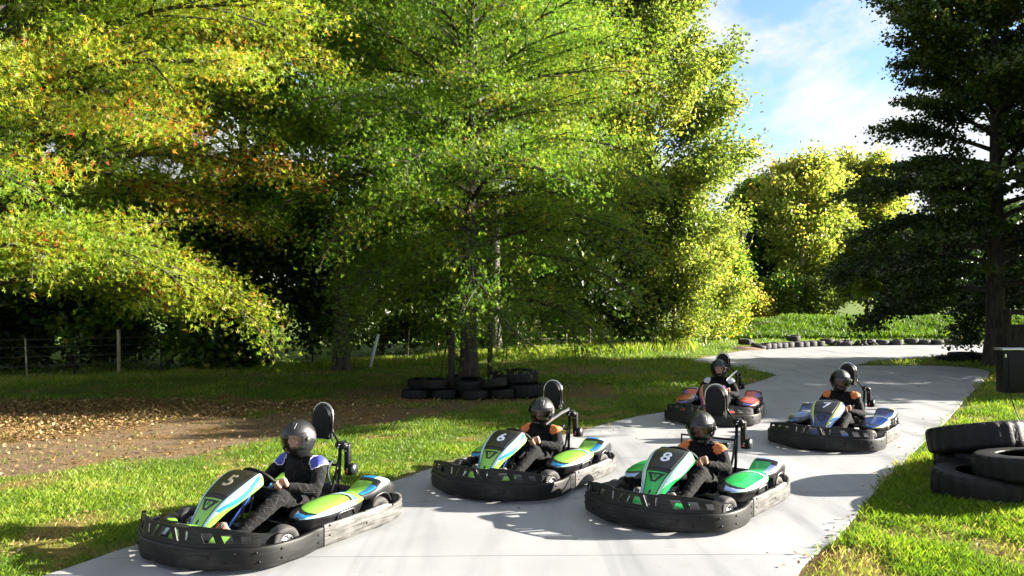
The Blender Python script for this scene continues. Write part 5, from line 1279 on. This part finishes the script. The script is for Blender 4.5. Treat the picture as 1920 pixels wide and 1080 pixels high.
    for sg in (-1, 1):
        gg = MB(); c = Hm @ hs(sg*R(78), R(3), .004); c2 = Hm @ hs(sg*R(78), R(3), .013); gg.tube([c, c2], [.022, .019], 14); gg.build('visor_pivot', M['helmgraph'], ho)
        gg = MB(); rows = [[Hm @ hs(sg*(R(84)+R(34)*i/8), R(8)+R(26)*j/5-(i*.03), .002) for i in range(9)] for j in range(6)]; gg.grid(rows, 0, True); gg.build('side_graphic', M['helmgraph'], ho)
        gg = MB(); rows = [[Hm @ hs(sg*(R(14)+R(5)*i), R(52)+R(12)*j/3, .008*(1 if 0 < j < 3 else 0)) for i in range(4)] for j in range(4)]; gg.grid(rows, 0, True); gg.build('vent', M['helmgraph'], ho)
    gg = MB(); rows = [[Hm @ hs(R(-16)+R(4)*i, R(-40)+R(10)*j/3, .008*(1 if 0 < j < 3 else .001)) for i in range(9)] for j in range(4)]; gg.grid(rows, 0, True); gg.build('vent', M['helmgraph'], ho)
    lg = MB(); rows = [[Hm @ hs(R(30)+R(1.6)*j+R(9)*i/6, R(38)+R(22)*i/6, .0015) for i in range(7)] for j in range(2)]; lg.grid(rows, 0, True); lg.build('glint_streak', M['whiteline'], ho)  # white streak painted on as a glint of the shell
    eg = MB()
    for sg in (-1, 1):
        em = MB(); ball(em, Hm @ Vector((sg*.031, -.0885, .0225)), (.010, .008, .006), 10); em.build('eye', M['eye'], root)
    cg = MB(); ring = [nk+Vector((.072*math.cos(2*PI*k/20), .066*math.sin(2*PI*k/20)-.005, .012)) for k in range(20)]; cg.tube(ring, .018, 8, closed=True); cg.build('collar', sm, root)
    return root
def pm(name, c, **k): return mat(name, c, 0.28, coat=0.35, var=0.10, vscale=9, **k)
LIME = pm('lime_print', (0.19, 0.43, 0.05)); SKY = pm('sky_blue_print', (0.02, 0.20, 0.46)); ICE = pm('pale_print', (0.42, 0.62, 0.64))
GRN = pm('vivid_green_print', (0.010, 0.36, 0.07)); LAV = pm('lavender_print', (0.30, 0.38, 0.62)); MINT = pm('mint_print', (0.38, 0.62, 0.50))
NAVY = pm('deep_blue_print', (0.008, 0.025, 0.12)); MID = pm('mid_blue_print', (0.02, 0.075, 0.26)); LEM = pm('lemon_print', (0.40, 0.46, 0.20))
REDC = pm('orange_red_print', (0.46, 0.05, 0.03)); VIO = pm('violet_print', (0.09, 0.07, 0.30)); ORG = pm('pale_orange_print', (0.50, 0.17, 0.09))
BLUP = mat('blue_shoulder_cloth', (0.05, 0.06, 0.34), .7); ORGP = mat('orange_shoulder_cloth', (0.50, 0.14, 0.03), .7); WHTP = mat('white_shoulder_cloth', (0.45, 0.45, 0.50), .7)
GREYBAR = mat('grey_webbing', (0.16, 0.16, 0.17), .6); WHITEBAR = mat('white_webbing', (0.6, 0.62, 0.6), .6)
KG = 'rental karts driving round the bend'
POSE = {5: (-2.085, 7.52, -31), 6: (.175, 9.68, -33), 8: (1.805, 8.52, -38), 7: (4.765, 12.4, -36), 3: (3.57, 14.7, -22)}
def pose(k, dx=0, dy=0): return POSE[k]
build_kart((LIME, SKY, ICE), '5', M['numcream'], 'lime and blue kart with a cream number five, nearest at lower left', *POSE[5])
build_kart((LIME, SKY, ICE), '6', M['numwhite'], 'lime and blue kart with a white number six, second in the left row', *POSE[6], strap=GREYBAR)
build_kart((GRN, LAV, MINT), '8', M['numwhite'], 'green and white kart with a number eight, in the middle of the track', *POSE[8], padz=.075)
build_kart((NAVY, MID, LEM), '7', M['numwhite'], 'dark blue kart with a number seven, alone on the right', *POSE[7], badge=False)
build_kart((REDC, VIO, ORG), '', M['numwhite'], 'red and violet kart farthest away, partly hidden by a headrest', *POSE[3], badge=False, strap=WHITEBAR)
driver('adult in a black quilted suit with blue shoulders, driving the nearest lime kart', *POSE[5], M['suit'], BLUP, hz=.80, clear=True, look=2, size=1.06, sx=.02)
driver('driver in a black suit with orange shoulders, in the kart numbered six', *POSE[6], M['suitplain'], ORGP, hz=.755, look=12, tilt=5, size=.96, sx=.05, nod=4)
driver('driver in a black suit with orange shoulders, gripping the wheel of the green kart', *POSE[8], M['suitplain'], ORGP, hz=.745, look=24, nod=7, size=.94)
driver('driver in a black suit with orange shoulders, in the dark blue kart', *POSE[7], M['suitplain'], ORGP, hz=.84, look=18, size=1.0)
driver('driver in a dark suit with white shoulders, in the farthest red kart', *POSE[3], M['suitplain'], WHTP, hz=.82, clear=True, look=14, size=1.0)
